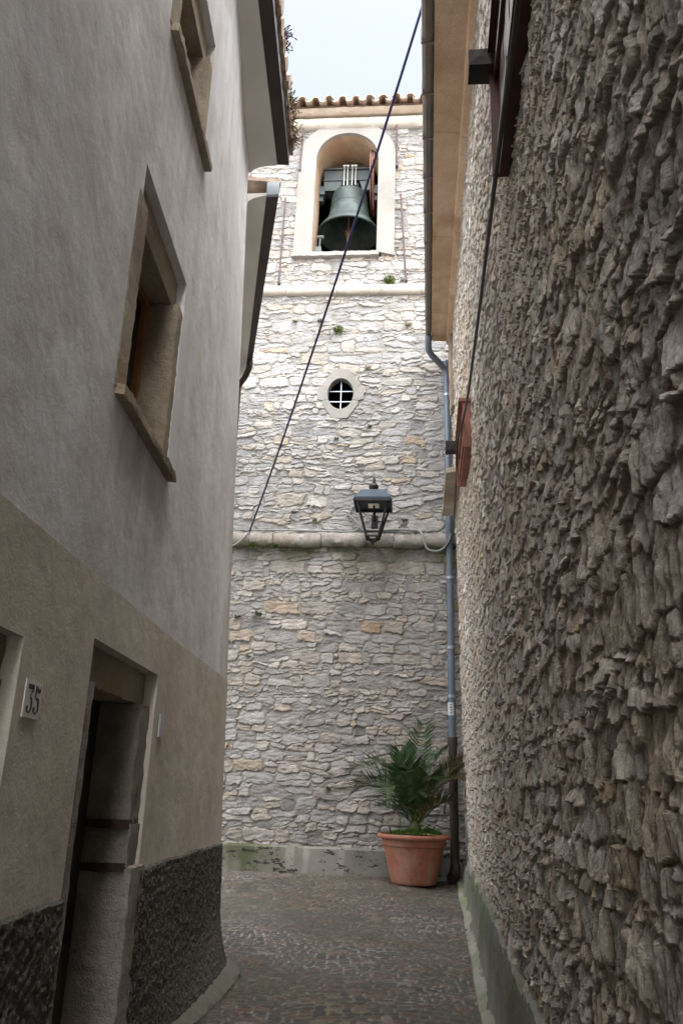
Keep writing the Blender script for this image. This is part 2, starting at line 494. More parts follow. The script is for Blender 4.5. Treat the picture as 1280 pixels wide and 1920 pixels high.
def m_plaster():
    k = NT('weathered_grey_plaster', 0.93, 0.1)
    c = k.ramp(k.noise(1.1, 6, 0.6), [(0.3, (.68, .69, .715)), (0.7, (.76, .77, .795))])
    s = k.ramp(k.noise(3.0, 6, 0.6, sc=(1, 1, 0.12)), [(0.42, 0), (0.75, 0.85)])
    c = k.mix(s, c, (.53, .52, .515))
    p = k.ramp(k.noise(0.5, 5, 0.65), [(0.48, 0), (0.66, 0.65)])
    c = k.mix(p, c, (.52, .52, .535))
    b2 = k.ramp(k.noise(3.2, 7, 0.7), [(0.50, 0), (0.62, 0.5)])
    c = k.mix(b2, c, (.52, .49, .46))
    x = k.n('ShaderNodeSeparateXYZ'); k.l(k.geo.outputs['Position'], x.inputs[0])
    # drips under the two sills
    def drip(y0, y1, ztop, length):
        yy = k.ramp(k.math('ADD', k.math('MULTIPLY', x.outputs[1], 0.1), k.math('MULTIPLY', k.noise(9, 3, sc=(1, 1, 0.05)), 0.02)), [(y0 / 10 - .005 + .01, 0), (y0 / 10 + .015, 1), (y1 / 10 - .005, 1), (y1 / 10 + .02, 0)])
        zz = k.ramp(k.math('MULTIPLY', x.outputs[2], 0.1), [((ztop - length) / 10, 0), (ztop / 10 - .002, 1), (ztop / 10, 1), (ztop / 10 + .001, 0)])
        return k.math('MULTIPLY', k.math('MULTIPLY', yy, zz), k.ramp(k.noise(7, 5, 0.6, sc=(1, 1, 0.1)), [(0.4, 0.15), (0.65, 0.85)]))
    c = k.mix(drip(3.30, 4.42, 3.29, 0.8), c, (.40, .37, .335)); c = k.mix(drip(3.42, 4.50, 5.56, 0.9), c, (.42, .39, .36))
    cr = k.n('ShaderNodeTexVoronoi'); cr.feature = 'DISTANCE_TO_EDGE'; cr.inputs['Scale'].default_value = 0.55
    wv = k.n('ShaderNodeVectorMath'); wv.operation = 'ADD'; nz_ = k.n('ShaderNodeTexNoise'); nz_.inputs['Scale'].default_value = 2.2; nz_.inputs['Detail'].default_value = 6
    k.l(k.pos((1, 1, 0.8)), nz_.inputs['Vector']); k.l(k.pos((1, 1, 0.8)), wv.inputs[0]); k.l(nz_.outputs[1], wv.inputs[1]); k.l(wv.outputs[0], cr.inputs['Vector'])
    ck = k.math('MULTIPLY', k.ramp(cr.outputs['Distance'], [(0.0, 1), (0.006, 0)]), k.ramp(k.noise(0.8, 3), [(0.5, 0), (0.62, 0.6)]))
    c = k.mix(ck, c, (.33, .31, .30))                       # a few hairline cracks
    cor = k.ramp(k.math('ADD', k.math('MULTIPLY', x.outputs[1], 0.1), k.math('MULTIPLY', k.noise(2.5, 5, sc=(1, 1, 0.3)), 0.06)), [(0.69, 0), (0.735, 0.75)])
    cor = k.math('MULTIPLY', cor, k.ramp(k.math('MULTIPLY', x.outputs[2], 0.1), [(0.35, 1), (0.62, 0)]))
    c = k.mix(cor, c, (.44, .38, .31))                       # brown rubbed stain up the corner
    g = k.ramp(k.noise(160, 3, 0.6), [(0.3, 0.30), (0.7, 0.70)])
    c = k.mix(0.35, c, g, 'OVERLAY')
    k.color(c)
    k.bump((k.noise(2.2, 4), 0.5, 0.05), (k.noise(90, 6, 0.7), 0.45, 0.007), (k.noise(14, 5), 0.2, 0.012))
    return k.m

def m_band():
    k = NT('brown_lower_plaster', 0.93, 0.1)
    c = k.ramp(k.noise(1.3, 6, 0.62), [(0.3, (.54, .49, .42)), (0.7, (.65, .605, .535))])
    s = k.ramp(k.noise(2.2, 6, 0.6, sc=(1, 1, 0.2)), [(0.45, 0), (0.72, 0.6)])
    c = k.mix(s, c, (.40, .335, .265))
    g = k.ramp(k.noise(0.9, 4), [(0.5, 0), (0.72, 0.5)])
    c = k.mix(g, c, (.56, .53, .485))
    w_ = k.ramp(k.noise(2.6, 7, 0.7), [(0.50, 0), (0.64, 0.55)])
    c = k.mix(w_, c, (.42, .375, .325))
    c = k.mix(0.35, c, k.ramp(k.noise(160, 3, 0.6), [(0.3, 0.30), (0.7, 0.70)]), 'OVERLAY')
    k.color(c)
    k.bump((k.noise(2.5, 4), 0.5, 0.05), (k.noise(80, 6, 0.7), 0.5, 0.007))
    return k.m

def m_plinth():
    k = NT('dark_roughcast', 0.95, 0.1)
    c = k.ramp(k.noise(45, 6, 0.7), [(0.3, (.09, .086, .079)), (0.55, (.20, .19, .174)), (0.75, (.42, .40, .37))])
    c = k.mix(k.ramp(k.noise(1.4, 5), [(0.4, 0), (0.7, 0.6)]), c, k.mix(1.0, c, (.62, .60, .57), 'MULTIPLY'))
    k.color(c)
    k.bump((k.noise(38, 8, 0.75), 1.0, 0.04), (k.noise(120, 4), 0.6, 0.01))
    return k.m

def m_lane():
    k = NT('porphyry_setts', 0.62, 0.35)
    r1, r2, m, r3 = k.attr()
    st = k.ramp(r1, [(0.0, (.036, .034, .034)), (0.4, (.052, .047, .045)), (0.68, (.068, .053, .048)), (0.88, (.10, .058, .044)), (1.0, (.14, .13, .122))])
    st = k.mix(0.5, st, k.ramp(k.noise(40, 5), [(0.3, 0.3), (0.7, 0.7)]), 'OVERLAY')
    pale = k.ramp(k.noise(0.8, 3), [(0.40, (.07, .07, .065)), (0.6, (.38, .375, .36))])
    green = k.ramp(k.noise(1.0, 4), [(0.42, 0), (0.6, 0.75)])
    mo = k.mix(green, pale, (.115, .15, .055))
    c = k.mix(m, mo, st)
    c = k.mix(k.ramp(k.noise(0.7, 5), [(0.45, 0), (0.75, 0.5)]), c, (.095, .093, .075))
    k.color(c)
    k.bump((k.noise(60, 6, 0.6), 0.4, 0.006))
    return k.m

def m_concrete(name, lo, hi, moss=None, mossamt=0.0, stain=None, bs=0.4):
    k = NT(name, 0.92, 0.12)
    c = k.ramp(k.noise(2.0, 8, 0.65), [(0.3, lo), (0.7, hi)])
    if stain is not None: c = k.mix(k.ramp(k.noise(1.3, 6, 0.6, sc=(1, 1, 1)), [(0.5, 0), (0.66, 0.75)]), c, stain)
    if moss is not None: c = k.mix(k.math('MULTIPLY', k.ramp(k.noise(1.1, 6, 0.65), [(0.40, 0), (0.62, 1)]), mossamt), c, moss)
    c = k.mix(0.4, c, k.ramp(k.noise(55, 5, 0.65), [(0.3, 0.32), (0.7, 0.68)]), 'OVERLAY')
    k.color(c)
    k.bump((k.noise(14, 6), bs, 0.015), (k.noise(90, 5, 0.65), bs, 0.006))
    return k.m

def m_base():
    k = NT('mossy_base_render', 0.92, 0.12)
    c = k.ramp(k.noise(2.4, 7, 0.6), [(0.3, (.155, .15, .135)), (0.7, (.25, .24, .22))])
    x = k.n('ShaderNodeSeparateXYZ'); k.l(k.geo.outputs['Position'], x.inputs[0])
    left = k.ramp(k.math('ADD', k.math('MULTIPLY', x.outputs[0], -0.5), 0.0), [(0.2, 0.10), (0.55, 0.9)])
    c = k.mix(k.math('MULTIPLY', k.ramp(k.noise(3, 6), [(0.3, 0.2), (0.6, 1)]), left), c, (.058, .07, .03))
    blk = k.ramp(k.noise(5.5, 8, 0.7, sc=(1, 1, 2.2)), [(0.555, 0), (0.58, 1)])
    c = k.mix(k.math('MULTIPLY', blk, 0.9), c, (.022, .022, .022))
    k.color(c)
    k.bump((k.noise(12, 6), 0.4, 0.015), (k.noise(80, 5), 0.4, 0.006))
    return k.m

def m_patina():
    k = NT('bronze_patina', 0.55, 0.3, 0.0)
    c = k.ramp(k.noise(5, 7, 0.6), [(0.3, (.024, .036, .037)), (0.55, (.043, .062, .062)), (0.75, (.09, .14, .126))])
    c = k.mix(k.ramp(k.noise(4, 6, 0.6, sc=(1, 1, 0.2)), [(0.5, 0), (0.75, 0.45)]), c, (.011, .013, .012))
    k.color(c); k.bump((k.noise(40, 5), 0.2, 0.004))
    return k.m

def m_soffit():
    k = NT('stained_tan_soffit', 0.92, 0.12)
    c = k.ramp(k.noise(1.6, 8, 0.7), [(0.3, (.40, .29, .195)), (0.55, (.52, .39, .285)), (0.72, (.60, .475, .365))])
    c = k.mix(k.ramp(k.noise(1.1, 7, 0.65, sc=(1, 0.5, 1)), [(0.5, 0), (0.6, 0.8)]), c, (.36, .235, .15))
    n = k.noise(0.9, 6, 0.6, sc=(2.2, 0.8, 1))
    c = k.mix(k.ramp(n, [(0.585, 0), (0.60, 0.7), (0.615, 0)]), c, (.68, .56, .45))       # dried tide marks
    x = k.n('ShaderNodeSeparateXYZ'); k.l(k.geo.outputs['Position'], x.inputs[0])
    j = k.math('FRACT', k.math('MULTIPLY', x.outputs[1], 0.55), 0)
    c = k.mix(k.ramp(j, [(0.0, 0.6), (0.012, 0)]), c, (.22, .14, .09))                    # joints between the slabs
    c = k.mix(0.5, c, k.ramp(k.noise(60, 6, 0.7), [(0.3, 0.28), (0.7, 0.72)]), 'OVERLAY')
    k.color(c); k.bump((k.noise(9, 6), 0.3, 0.015), (k.noise(80, 5, 0.65), 0.4, 0.006))
    return k.m

def m_course():
    k = NT('string_course_stone', 0.92, 0.12)
    c = k.ramp(k.noise(4.5, 8, 0.7), [(0.28, (.17, .155, .14)), (0.5, (.245, .23, .215)), (0.72, (.33, .315, .295))])
    c = k.mix(k.ramp(k.noise(1.7, 5), [(0.45, 0), (0.62, 0.7)]), c, (.215, .18, .145))
    c = k.mix(0.5, c, k.ramp(k.noise(45, 6, 0.7), [(0.3, 0.25), (0.7, 0.75)]), 'OVERLAY')
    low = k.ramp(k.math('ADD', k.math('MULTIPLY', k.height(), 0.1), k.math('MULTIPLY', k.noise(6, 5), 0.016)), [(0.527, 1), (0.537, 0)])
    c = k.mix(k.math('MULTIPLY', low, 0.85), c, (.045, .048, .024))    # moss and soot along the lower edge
    k.color(c); k.bump((k.noise(16, 7, 0.7), 0.7, 0.02), (k.noise(90, 5, 0.65), 0.5, 0.006))
    return k.m

M = dict(
    tower=m_tower(), right=m_right(), plaster=m_plaster(), band=m_band(), plinth=m_plinth(), lane=m_lane(), base=m_base(),
    white=m_concrete('lime_white_surround', (.235, .23, .222), (.295, .29, .28), (.18, .172, .155), 0.5, None, 0.2),
    course=m_course(),
    course_up=m_concrete('upper_course_stone', (.35, .335, .31), (.45, .435, .40), (.23, .24, .17), 0.4, None, 0.5),
    corbel=m_concrete('tan_brick_corbel', (.20, .16, .125), (.28, .235, .19), None, 0, (.18, .14, .105), 0.4),
    oculus=m_concrete('oculus_limestone', (.19, .186, .176), (.265, .26, .247), (.15, .142, .125), 0.6, None, 0.4),
    hewn=m_concrete('hewn_brown_stone', (.28, .235, .18), (.50, .44, .36), (.17, .14, .105), 0.7, (.38, .27, .175), 1.0),
    hewn_grey=m_concrete('hewn_grey_stone', (.20, .185, .16), (.42, .395, .355), (.09, .08, .065), 0.7, (.30, .26, .21), 1.0),
    lintel=m_concrete('stained_lintel', (.30, .255, .195), (.43, .37, .30), (.09, .08, .07), 0.7, (.36, .27, .18), 0.6),
    skirt=m_concrete('mossy_concrete_skirt', (.15, .148, .138), (.225, .22, .205), (.075, .092, .042), 0.75, None, 0.6),
    kerb=m_concrete('pale_kerb_mortar', (.20, .195, .18), (.30, .29, .27), (.11, .15, .05), 0.7, None, 0.6),
    bounce_ground=m_concrete('pale_bounce_paving', (.40, .385, .36), (.52, .505, .475), None, 0, None, 0.4),  # pale tone chosen so the unseen ground bounces light into the lane
    kerb_dark=m_concrete('grey_kerb_mortar', (.115, .11, .10), (.18, .175, .16), (.08, .09, .05), 0.4, None, 0.6),
    soffit=m_soffit(),
    cove=simple('white_cove_plaster', (.55, .535, .51), 0.08, 2, 0.9, 0.1, 0, 0.2, 50),
    cove_low=simple('cream_cove_plaster', (.60, .585, .54), 0.08, 2, 0.9, 0.1, 0, 0.2, 50),
    gutter_br=simple('dark_brown_gutter', (.042, .030, .026), 0.3, 3, 0.55, 0.35, 0.2, 0.1, 40),
    gutter_gr=simple('weathered_grey_gutter', (.125, .125, .118), 0.25, 4, 0.5, 0.4, 0.3, 0.15, 40, c2=(.17, .135, .115)),
    zinc=simple('zinc_sheet', (.30, .345, .39), 0.2, 4, 0.4, 0.5, 0.6, 0.08, 40),
    pipe=simple('blue_grey_downpipe', (.10, .125, .158), 0.15, 3, 0.45, 0.4, 0.2, 0.08, 40),
    iron=simple('rusty_brown_iron', (.045, .030, .026), 0.35, 9, 0.65, 0.35, 0.2, 0.3, 60),
    rod=simple('dark_violet_iron_rod', (.085, .06, .065), 0.3, 9, 0.6, 0.3, 0.3, 0.2, 60),
    black=simple('black_lantern_metal', (.008, .009, .012), 0.3, 7, 0.5, 0.3, 0.0, 0.06, 60),
    lantern_top=simple('slate_blue_lantern_cap', (.034, .052, .078), 0.2, 5, 0.6, 0.2, 0.0, 0.05, 60),
    lens=simple('milky_lamp_lens', (.62, .58, .48), 0.05, 5, 0.3, 0.5, 0, 0.02, 40),
    terracotta=None,
    soil=simple('dark_soil', (.035, .028, .02), 0.4, 30, 0.95, 0.1, 0, 0.8, 60),
    wood=simple('varnished_window_wood', (.22, .095, .03), 0.3, 12, 0.45, 0.4, 0, 0.1, 50),
    darkwood=simple('dark_door_wood', (.022, .016, .012), 0.4, 9, 0.6, 0.3, 0, 0.3, 40),
    redwood=simple('red_brown_shutter_paint', (.20, .078, .052), 0.3, 8, 0.55, 0.35, 0, 0.15, 50),
    deepred=simple('dark_maroon_shutter_paint', (.055, .018, .014), 0.35, 8, 0.55, 0.35, 0, 0.15, 50),
    beam=simple('tarred_beam', (.03, .022, .02), 0.35, 14, 0.7, 0.25, 0, 0.4, 50),
    plaque=simple('white_enamel_plate', (.62, .62, .60), 0.06, 12, 0.4, 0.4, 0, 0.03, 40),
    ink=simple('black_painted_digits', (.02, .02, .023), 0.2, 12, 0.5, 0.3, 0, 0.02, 40),
    patch=simple('pale_grey_plate', (.50, .50, .52), 0.06, 12, 0.7, 0.2, 0, 0.05, 60),
    cable=simple('blue_fringe_cable_sheath', (.012, .012, .06), 0.2, 8, 0.5, 0.35, 0, 0.03, 40),  # blue lens fringing painted into the dark sheath colour
    cable_bk=simple('black_cable_sheath', (.03, .03, .031), 0.25, 8, 0.5, 0.35, 0, 0.05, 40),
    cable_gr=simple('grey_wall_cable', (.20, .21, .21), 0.15, 8, 0.5, 0.3, 0, 0.05, 40),
    tile=simple('clay_roof_tile', (.33, .20, .145), 0.4, 7, 0.9, 0.15, 0, 0.5, 40, c2=(.48, .41, .34)),
    patina=m_patina(),
    steel=simple('green_grey_painted_steel', (.075, .095, .098), 0.2, 5, 0.5, 0.4, 0.2, 0.1, 40),
    bright=simple('galvanised_strap', (.55, .56, .54), 0.1, 8, 0.35, 0.5, 0.6, 0.05, 40),
    rust=simple('rusty_wheel_iron', (.25, .135, .10), 0.3, 9, 0.7, 0.3, 0.2, 0.3, 50),
    clapper=simple('worn_clapper_iron', (.30, .215, .19), 0.2, 9, 0.5, 0.4, 0.4, 0.1, 50),
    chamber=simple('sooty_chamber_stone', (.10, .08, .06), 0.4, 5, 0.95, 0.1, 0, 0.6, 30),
    vault=m_concrete('ochre_vault_plaster', (.27, .20, .13), (.44, .36, .27), (.33, .17, .10), 0.5, (.30, .25, .19), 0.6),
    sticker=simple('white_sticker', (.42, .44, .46), 0.05, 20, 0.5, 0.3, 0, 0.02, 40),
    leaf=simple('weed_leaf_green', (.13, .19, .045), 0.35, 40, 0.6, 0.25, 0, 0.05, 60),
    leaf_dark=simple('weed_leaf_dark', (.06, .085, .03), 0.4, 40, 0.6, 0.25, 0, 0.05, 60),
    dry=simple('dry_weed_straw', (.36, .29, .19), 0.35, 40, 0.8, 0.15, 0, 0.05, 60),
    purple=simple('wilted_purple_weed', (.10, .06, .08), 0.35, 40, 0.7, 0.15, 0, 0.05, 60),
    clover=simple('clover_green', (.11, .25, .035), 0.4, 50, 0.5, 0.3, 0, 0.05, 60),
    palm=simple('palm_leaf_green', (.032, .074, .022), 0.5, 14, 0.45, 0.4, 0, 0.05, 60),
    palm_dry=simple('palm_leaf_dry', (.17, .115, .055), 0.4, 14, 0.7, 0.2, 0, 0.05, 60),
    stem=simple('palm_rachis', (.075, .085, .035), 0.3, 14, 0.5, 0.3, 0, 0.05, 60),
)
def m_terracotta():
    k = NT('terracotta_pot', 0.62, 0.3)
    c = k.ramp(k.noise(3, 6), [(0.3, (.28, .10, .062)), (0.7, (.36, .145, .092))])
    c = k.mix(k.ramp(k.noise(5, 5, sc=(1, 1, 0.3)), [(0.45, 0), (0.68, 0.7)]), c, (.36, .25, .195))
    c = k.mix(k.ramp(k.noise(9, 6, 0.7), [(0.54, 0), (0.66, 0.6)]), c, (.17, .075, .055))
    k.color(c); k.bump((k.noise(50, 5), 0.15, 0.004))
    return k.m
M['terracotta'] = m_terracotta()
def m_glass():
    k = NT('dark_window_glass', 0.06, 0.5)
    k.color(k.ramp(k.noise(2, 2), [(0.3, (.018, .022, .024)), (0.7, (.03, .034, .035))]))
    return k.m
M['glass'] = m_glass()

# ------------------------------------------------------------------ ground
gm = MB()
gy = [-60, -20, -7, 5, 14, 60, 400]
for i in range(len(gy) - 1):
    y0, y1 = gy[i], gy[i + 1]
    z0, z1 = (float(ground_z(np.clip(y, -7, 14))) - 0.03 for y in (y0, y1))
    gm.add([(-400, y0, z0), (400, y0, z0), (400, y1, z1), (-400, y1, z1)], [(0, 1, 2, 3)])
g = gm.build('ground', M['bounce_ground'], loc=(0, 0, 0)); tag(g, kind='structure')

xs = np.linspace(-2.9, 2.4, 360); ys = np.concatenate([np.linspace(-7, 4.2, 90)[:-1], np.linspace(4.2, 12.9, 620)])
X, Y = np.meshgrid(xs, ys)
SET = stone_map(6.0, 10.6, 0.008, 77, (0.06, 0.08), (0.95, 1.5), warp=0.012, warp_cell=0.3, joint=0.16, split=0.0, tilt=0.25, rot=0.10, big=0.0, shape_p=4.0)
fan = 0.32 * np.sqrt(np.clip(1 - ((np.mod(X + 0.25, 1.3) / 0.65 - 1) ** 2) * 0.92, 0, 1))     # setts laid in segmental arcs
hh, mm, r1, r2, r3 = sample(SET, np.mod(X + 2.95, 6.0), np.clip(np.mod(Y + 7.05, 10.2) - fan + 0.4, 0, 10.55))
rngg = np.random.default_rng(5)
Z = ground_z(Y) + 0.016 * hh + 0.02 * fbm(X.shape, (60, 60), rngg, 3) - 0.012
lane = grid_mesh('lane', np.stack([X, Y, Z], -1), M['lane'], loc=(0, 0, 0), attr=np.stack([r1, r2, mm, r3], -1))
tag(lane, kind='structure')

# ------------------------------------------------------------------ bell tower
tower = thing('bell_tower', tuple(tower_frame((0, 0, 0.45))), 'tall pale rubble stone bell tower closing the end of the lane', 'tower')
TS = stone_map(5.0, 14.0, 0.01, 11, (0.055, 0.215), (0.9, 3.0), warp=0.017, warp_cell=0.05, joint=0.20, split=0.45, tilt=0.42, rot=0.28, shape_p=4.4, mort_l=0.46, big=0.28, chips=0.10, layers=0.05)
tt = np.linspace(-2.5, 2.4, 460); zz = np.linspace(0.3, 13.75, 1240)
TT, ZZ = np.meshgrid(tt, zz)
hh, mm, r1, r2, r3 = sample(TS, TT + 2.5, ZZ - 0.25)
P = tower_frame(np.stack([TT, 0.036 * hh - 0.018, ZZ], -1))
ct, cz = (TT[:-1, :-1] + TT[1:, 1:]) / 2, (ZZ[:-1, :-1] + ZZ[1:, 1:]) / 2
BC = -0.115                                                       # centre of the bell opening
arch = 12.62 + 0.72 * np.sqrt(np.clip(1 - ((ct - BC) / 0.75) ** 2, 0, 1))
hole = ((np.abs(ct - BC) < 0.66) & (cz > 10.55) & (cz < arch)) | (((ct + 0.085) / 0.29) ** 2 + ((cz - 7.87) / 0.35) ** 2 < 1)
grid_mesh('wall', P, M['tower'], tower, attr=np.stack([r1, r2, mm, r3], -1), keep=~hole, smooth=False)
mb = MB(tower_frame)                                              # body behind the face, left open around the chamber
mb.box((-2.49, -4.6, 0.2), (2.39, -0.45, 7.2)); mb.box((-2.49, -4.6, 8.5), (2.39, -0.45, 10.2)); mb.box((-2.49, -4.6, 7.2), (-0.8, -0.45, 8.5)); mb.box((0.7, -4.6, 7.2), (2.39, -0.45, 8.5))
mb.box((-2.49, -4.6, 13.62), (2.39, -0.05, 13.72)); mb.box((-2.49, -0.44, 0.2), (-2.2, -0.06, 13.6)); mb.box((2.1, -0.44, 0.2), (2.39, -0.06, 13.6))
mb.box((-2.49, -4.6, 10.2), (-2.3, -0.45, 13.6)); mb.box((2.2, -4.6, 10.2), (2.39, -0.45, 13.6)); mb.box((-2.3, -4.6, 10.2), (2.2, -4.4, 13.6))
mb.build('core_wall', M['chamber'], tower)
# plaster surround of the bell opening with its reveal and vault
def arch_pts(hw, z0, zs, rise, n=28):
    return [(BC - hw, z0)] + [(BC - hw * math.cos(math.pi * i / n), zs + rise * math.sin(math.pi * i / n) ** 0.9) for i in range(n + 1)] + [(BC + hw, z0)]
inn, outp = arch_pts(0.575, 10.62, 12.62, 0.63), arch_pts(0.885, 10.54, 12.72, 0.79)
outp[0] = (BC - 0.91, 10.54)
mb = MB(tower_frame)
n = len(inn)
vs = [(p[0], 0.062, p[1]) for p in outp] + [(p[0], 0.062, p[1]) for p in inn] + [(p[0], -0.03, p[1]) for p in outp] + [(p[0], -0.02, p[1]) for p in inn]
fs = [(i, i + 1, n + i + 1, n + i) for i in range(n - 1)] + [(i + 1, i, 2 * n + i, 2 * n + i + 1) for i in range(n - 1)] + [(n + i, n + i + 1, 3 * n + i + 1, 3 * n + i) for i in range(n - 1)]
fs += [(0, 2 * n, 3 * n, n), (n - 1, 2 * n - 1, 4 * n - 1, 3 * n - 1)]
mb.add(vs, fs); mb.build('opening_surround', M['white'], tower)
mb = MB(tower_frame)
dep = [-0.02, -0.12, -0.25, -0.4, -0.55, -0.7]
rr = random.Random(4)
vs, fs = [], []
for k, d in enumerate(dep):
    for p in inn: vs.append((p[0] + rr.uniform(-1, 1) * 0.012 * (k > 0), d, p[1] + rr.uniform(-1, 1) * 0.012 * (k > 0)))
for k in range(len(dep) - 1):
    for i in range(n - 1): fs.append((k * n + i, k * n + i + 1, (k + 1) * n + i + 1, (k + 1) * n + i))
mb.add(vs, fs); mb.build('opening_reveal', M['vault'], tower, smooth=True)
mb = MB(tower_frame); mb.rough_box((BC - 0.93, -0.7, 10.53), (BC + 0.62, 0.10, 10.615), 0.06, 0.005, 3); mb.build('opening_sill', M['white'], tower, smooth=True)
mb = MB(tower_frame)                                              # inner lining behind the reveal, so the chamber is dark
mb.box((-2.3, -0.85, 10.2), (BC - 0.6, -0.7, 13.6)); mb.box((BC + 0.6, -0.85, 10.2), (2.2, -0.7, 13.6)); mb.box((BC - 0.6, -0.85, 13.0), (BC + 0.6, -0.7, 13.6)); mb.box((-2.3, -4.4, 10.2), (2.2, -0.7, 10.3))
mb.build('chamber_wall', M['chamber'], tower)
# oculus
mb = MB(tower_frame)
OC = (-0.085, 7.865)
N = 48
def oct_r(a, hw, hh_):
    return (OC[0] + hw * math.cos(a), OC[1] + hh_ * math.sin(a))
def frame_out(a):
    c, s = math.cos(a), math.sin(a)
    k = 1 / max(abs(c) / 0.30, abs(s) / 0.45, (abs(c) / 0.30 + abs(s) / 0.45) / 1.42, ((c / 0.30) ** 2 + (s / 0.45) ** 2) ** 0.5 * 0.93)
    x, y = c * k, s * k
    if abs(y) < 0.115: x = math.copysign(0.385, c) if abs(c) > 0.5 else x
    return (OC[0] + x, OC[1] + y)
A = [2 * math.pi * i / N for i in range(N)]
def oculus_stone(angs, proud):
    o_, i_ = [frame_out(a) for a in angs], [oct_r(a, 0.215, 0.285) for a in angs]
    n = len(angs); m_ = MB(tower_frame)
    m_.add([(p[0], proud, p[1]) for p in o_] + [(p[0], proud, p[1]) for p in i_] + [(p[0], -0.03, p[1]) for p in o_] + [(p[0], -0.15, p[1]) for p in i_],
           [q for i in range(n - 1) for q in ((i, i + 1, n + i + 1, n + i), (i + 1, i, 2 * n + i, 2 * n + i + 1), (n + i, n + i + 1, 3 * n + i + 1, 3 * n + i))]
           + [(0, n, 3 * n, 2 * n), (n - 1, 3 * n - 1, 4 * n - 1, 2 * n - 1)])
    return m_.build('oculus_stone', M['oculus'], tower)
lim = 0.40
oc = oculus_stone(np.linspace(lim + .012, math.pi - lim - .012, 30), 0.022)
oculus_stone(np.linspace(math.pi + lim + .012, 2 * math.pi - lim - .012, 30), 0.024)
oculus_stone(np.linspace(-lim, lim, 13), 0.028); oculus_stone(np.linspace(math.pi - lim, math.pi + lim, 13), 0.027)
mb = MB(tower_frame)
mb.box((OC[0] - 0.007, -0.10, OC[1] - 0.29), (OC[0] + 0.007, -0.086, OC[1] + 0.29)); mb.box((OC[0] - 0.22, -0.115, OC[1] + 0.09), (OC[0] + 0.22, -0.101, OC[1] + 0.104)); mb.box((OC[0] - 0.22, -0.115, OC[1] - 0.10), (OC[0] + 0.22, -0.101, OC[1] - 0.086))
mb.build('grille', M['zinc'], oc)
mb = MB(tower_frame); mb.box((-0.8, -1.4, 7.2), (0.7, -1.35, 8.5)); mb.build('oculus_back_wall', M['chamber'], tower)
# string courses and cornice
def half_round(z0, z1, d, n=8):
    c, r = (z0 + z1) / 2, (z1 - z0) / 2
    return [(-0.03, z0)] + [(d * (0.45 + 0.55 * math.sin(math.pi * i / n)), c - r * math.cos(math.pi * i / n)) for i in range(n + 1)] + [(-0.03, z1)]
rr = random.Random(9)
cuts = [-2.5, -1.42, -1.05, -0.30, 0.42, 0.83, 1.30, 2.4]
for a, b in zip(cuts[:-1], cuts[1:]):
    mb = MB(tower_frame); dz = rr.uniform(-0.012, 0.012); q = rr.uniform(-0.012, 0.012)
    mb.sweep([(-0.03, 5.19 + dz), (0.10 + q, 5.19 + dz), (0.135 + q, 5.24 + dz), (0.14 + q, 5.34 + dz), (0.11 + q, 5.40 + dz), (0.0, 5.435 + dz), (-0.03, 5.435 + dz)], 0, np.linspace(a + 0.004, b - 0.004, max(int((b - a) / 0.045), 2)), jitter=0.011, seed=int(a * 100) + 400)
    mb.build('course_stone', M['course'], tower, smooth=True)
cuts = [-2.5, -1.1, -0.2, 0.55, 1.25, 2.4]
for a, b in zip(cuts[:-1], cuts[1:]):
    mb = MB(tower_frame); dz = rr.uniform(-0.008, 0.008)
    mb.sweep([(y, z + dz) for y, z in half_round(9.765, 9.945, 0.105)], 0, np.linspace(a + 0.003, b - 0.003, max(int((b - a) / 0.08), 2)), jitter=0.004, seed=int(a * 100) + 800)
    mb.build('upper_course_stone', M['course_up'], tower, smooth=True)
mb = MB(tower_frame); mb.sweep([(-0.03, 13.36), (0.06, 13.36), (0.11, 13.40), (0.13, 13.47), (0.13, 13.54), (-0.03, 13.56)], 0, np.linspace(-2.5, 2.4, 60), jitter=0.004); mb.build('cornice', M['course_up'], tower, smooth=True)
mb = MB(tower_frame); mb.sweep([(-0.03, 13.565), (0.17, 13.565), (0.20, 13.60), (0.21, 13.68), (0.21, 13.71), (-0.03, 13.73)], 0, np.linspace(-2.5, 2.4, 60), jitter=0.004, seed=5); mb.build('corbel_band', M['corbel'], tower, smooth=True)
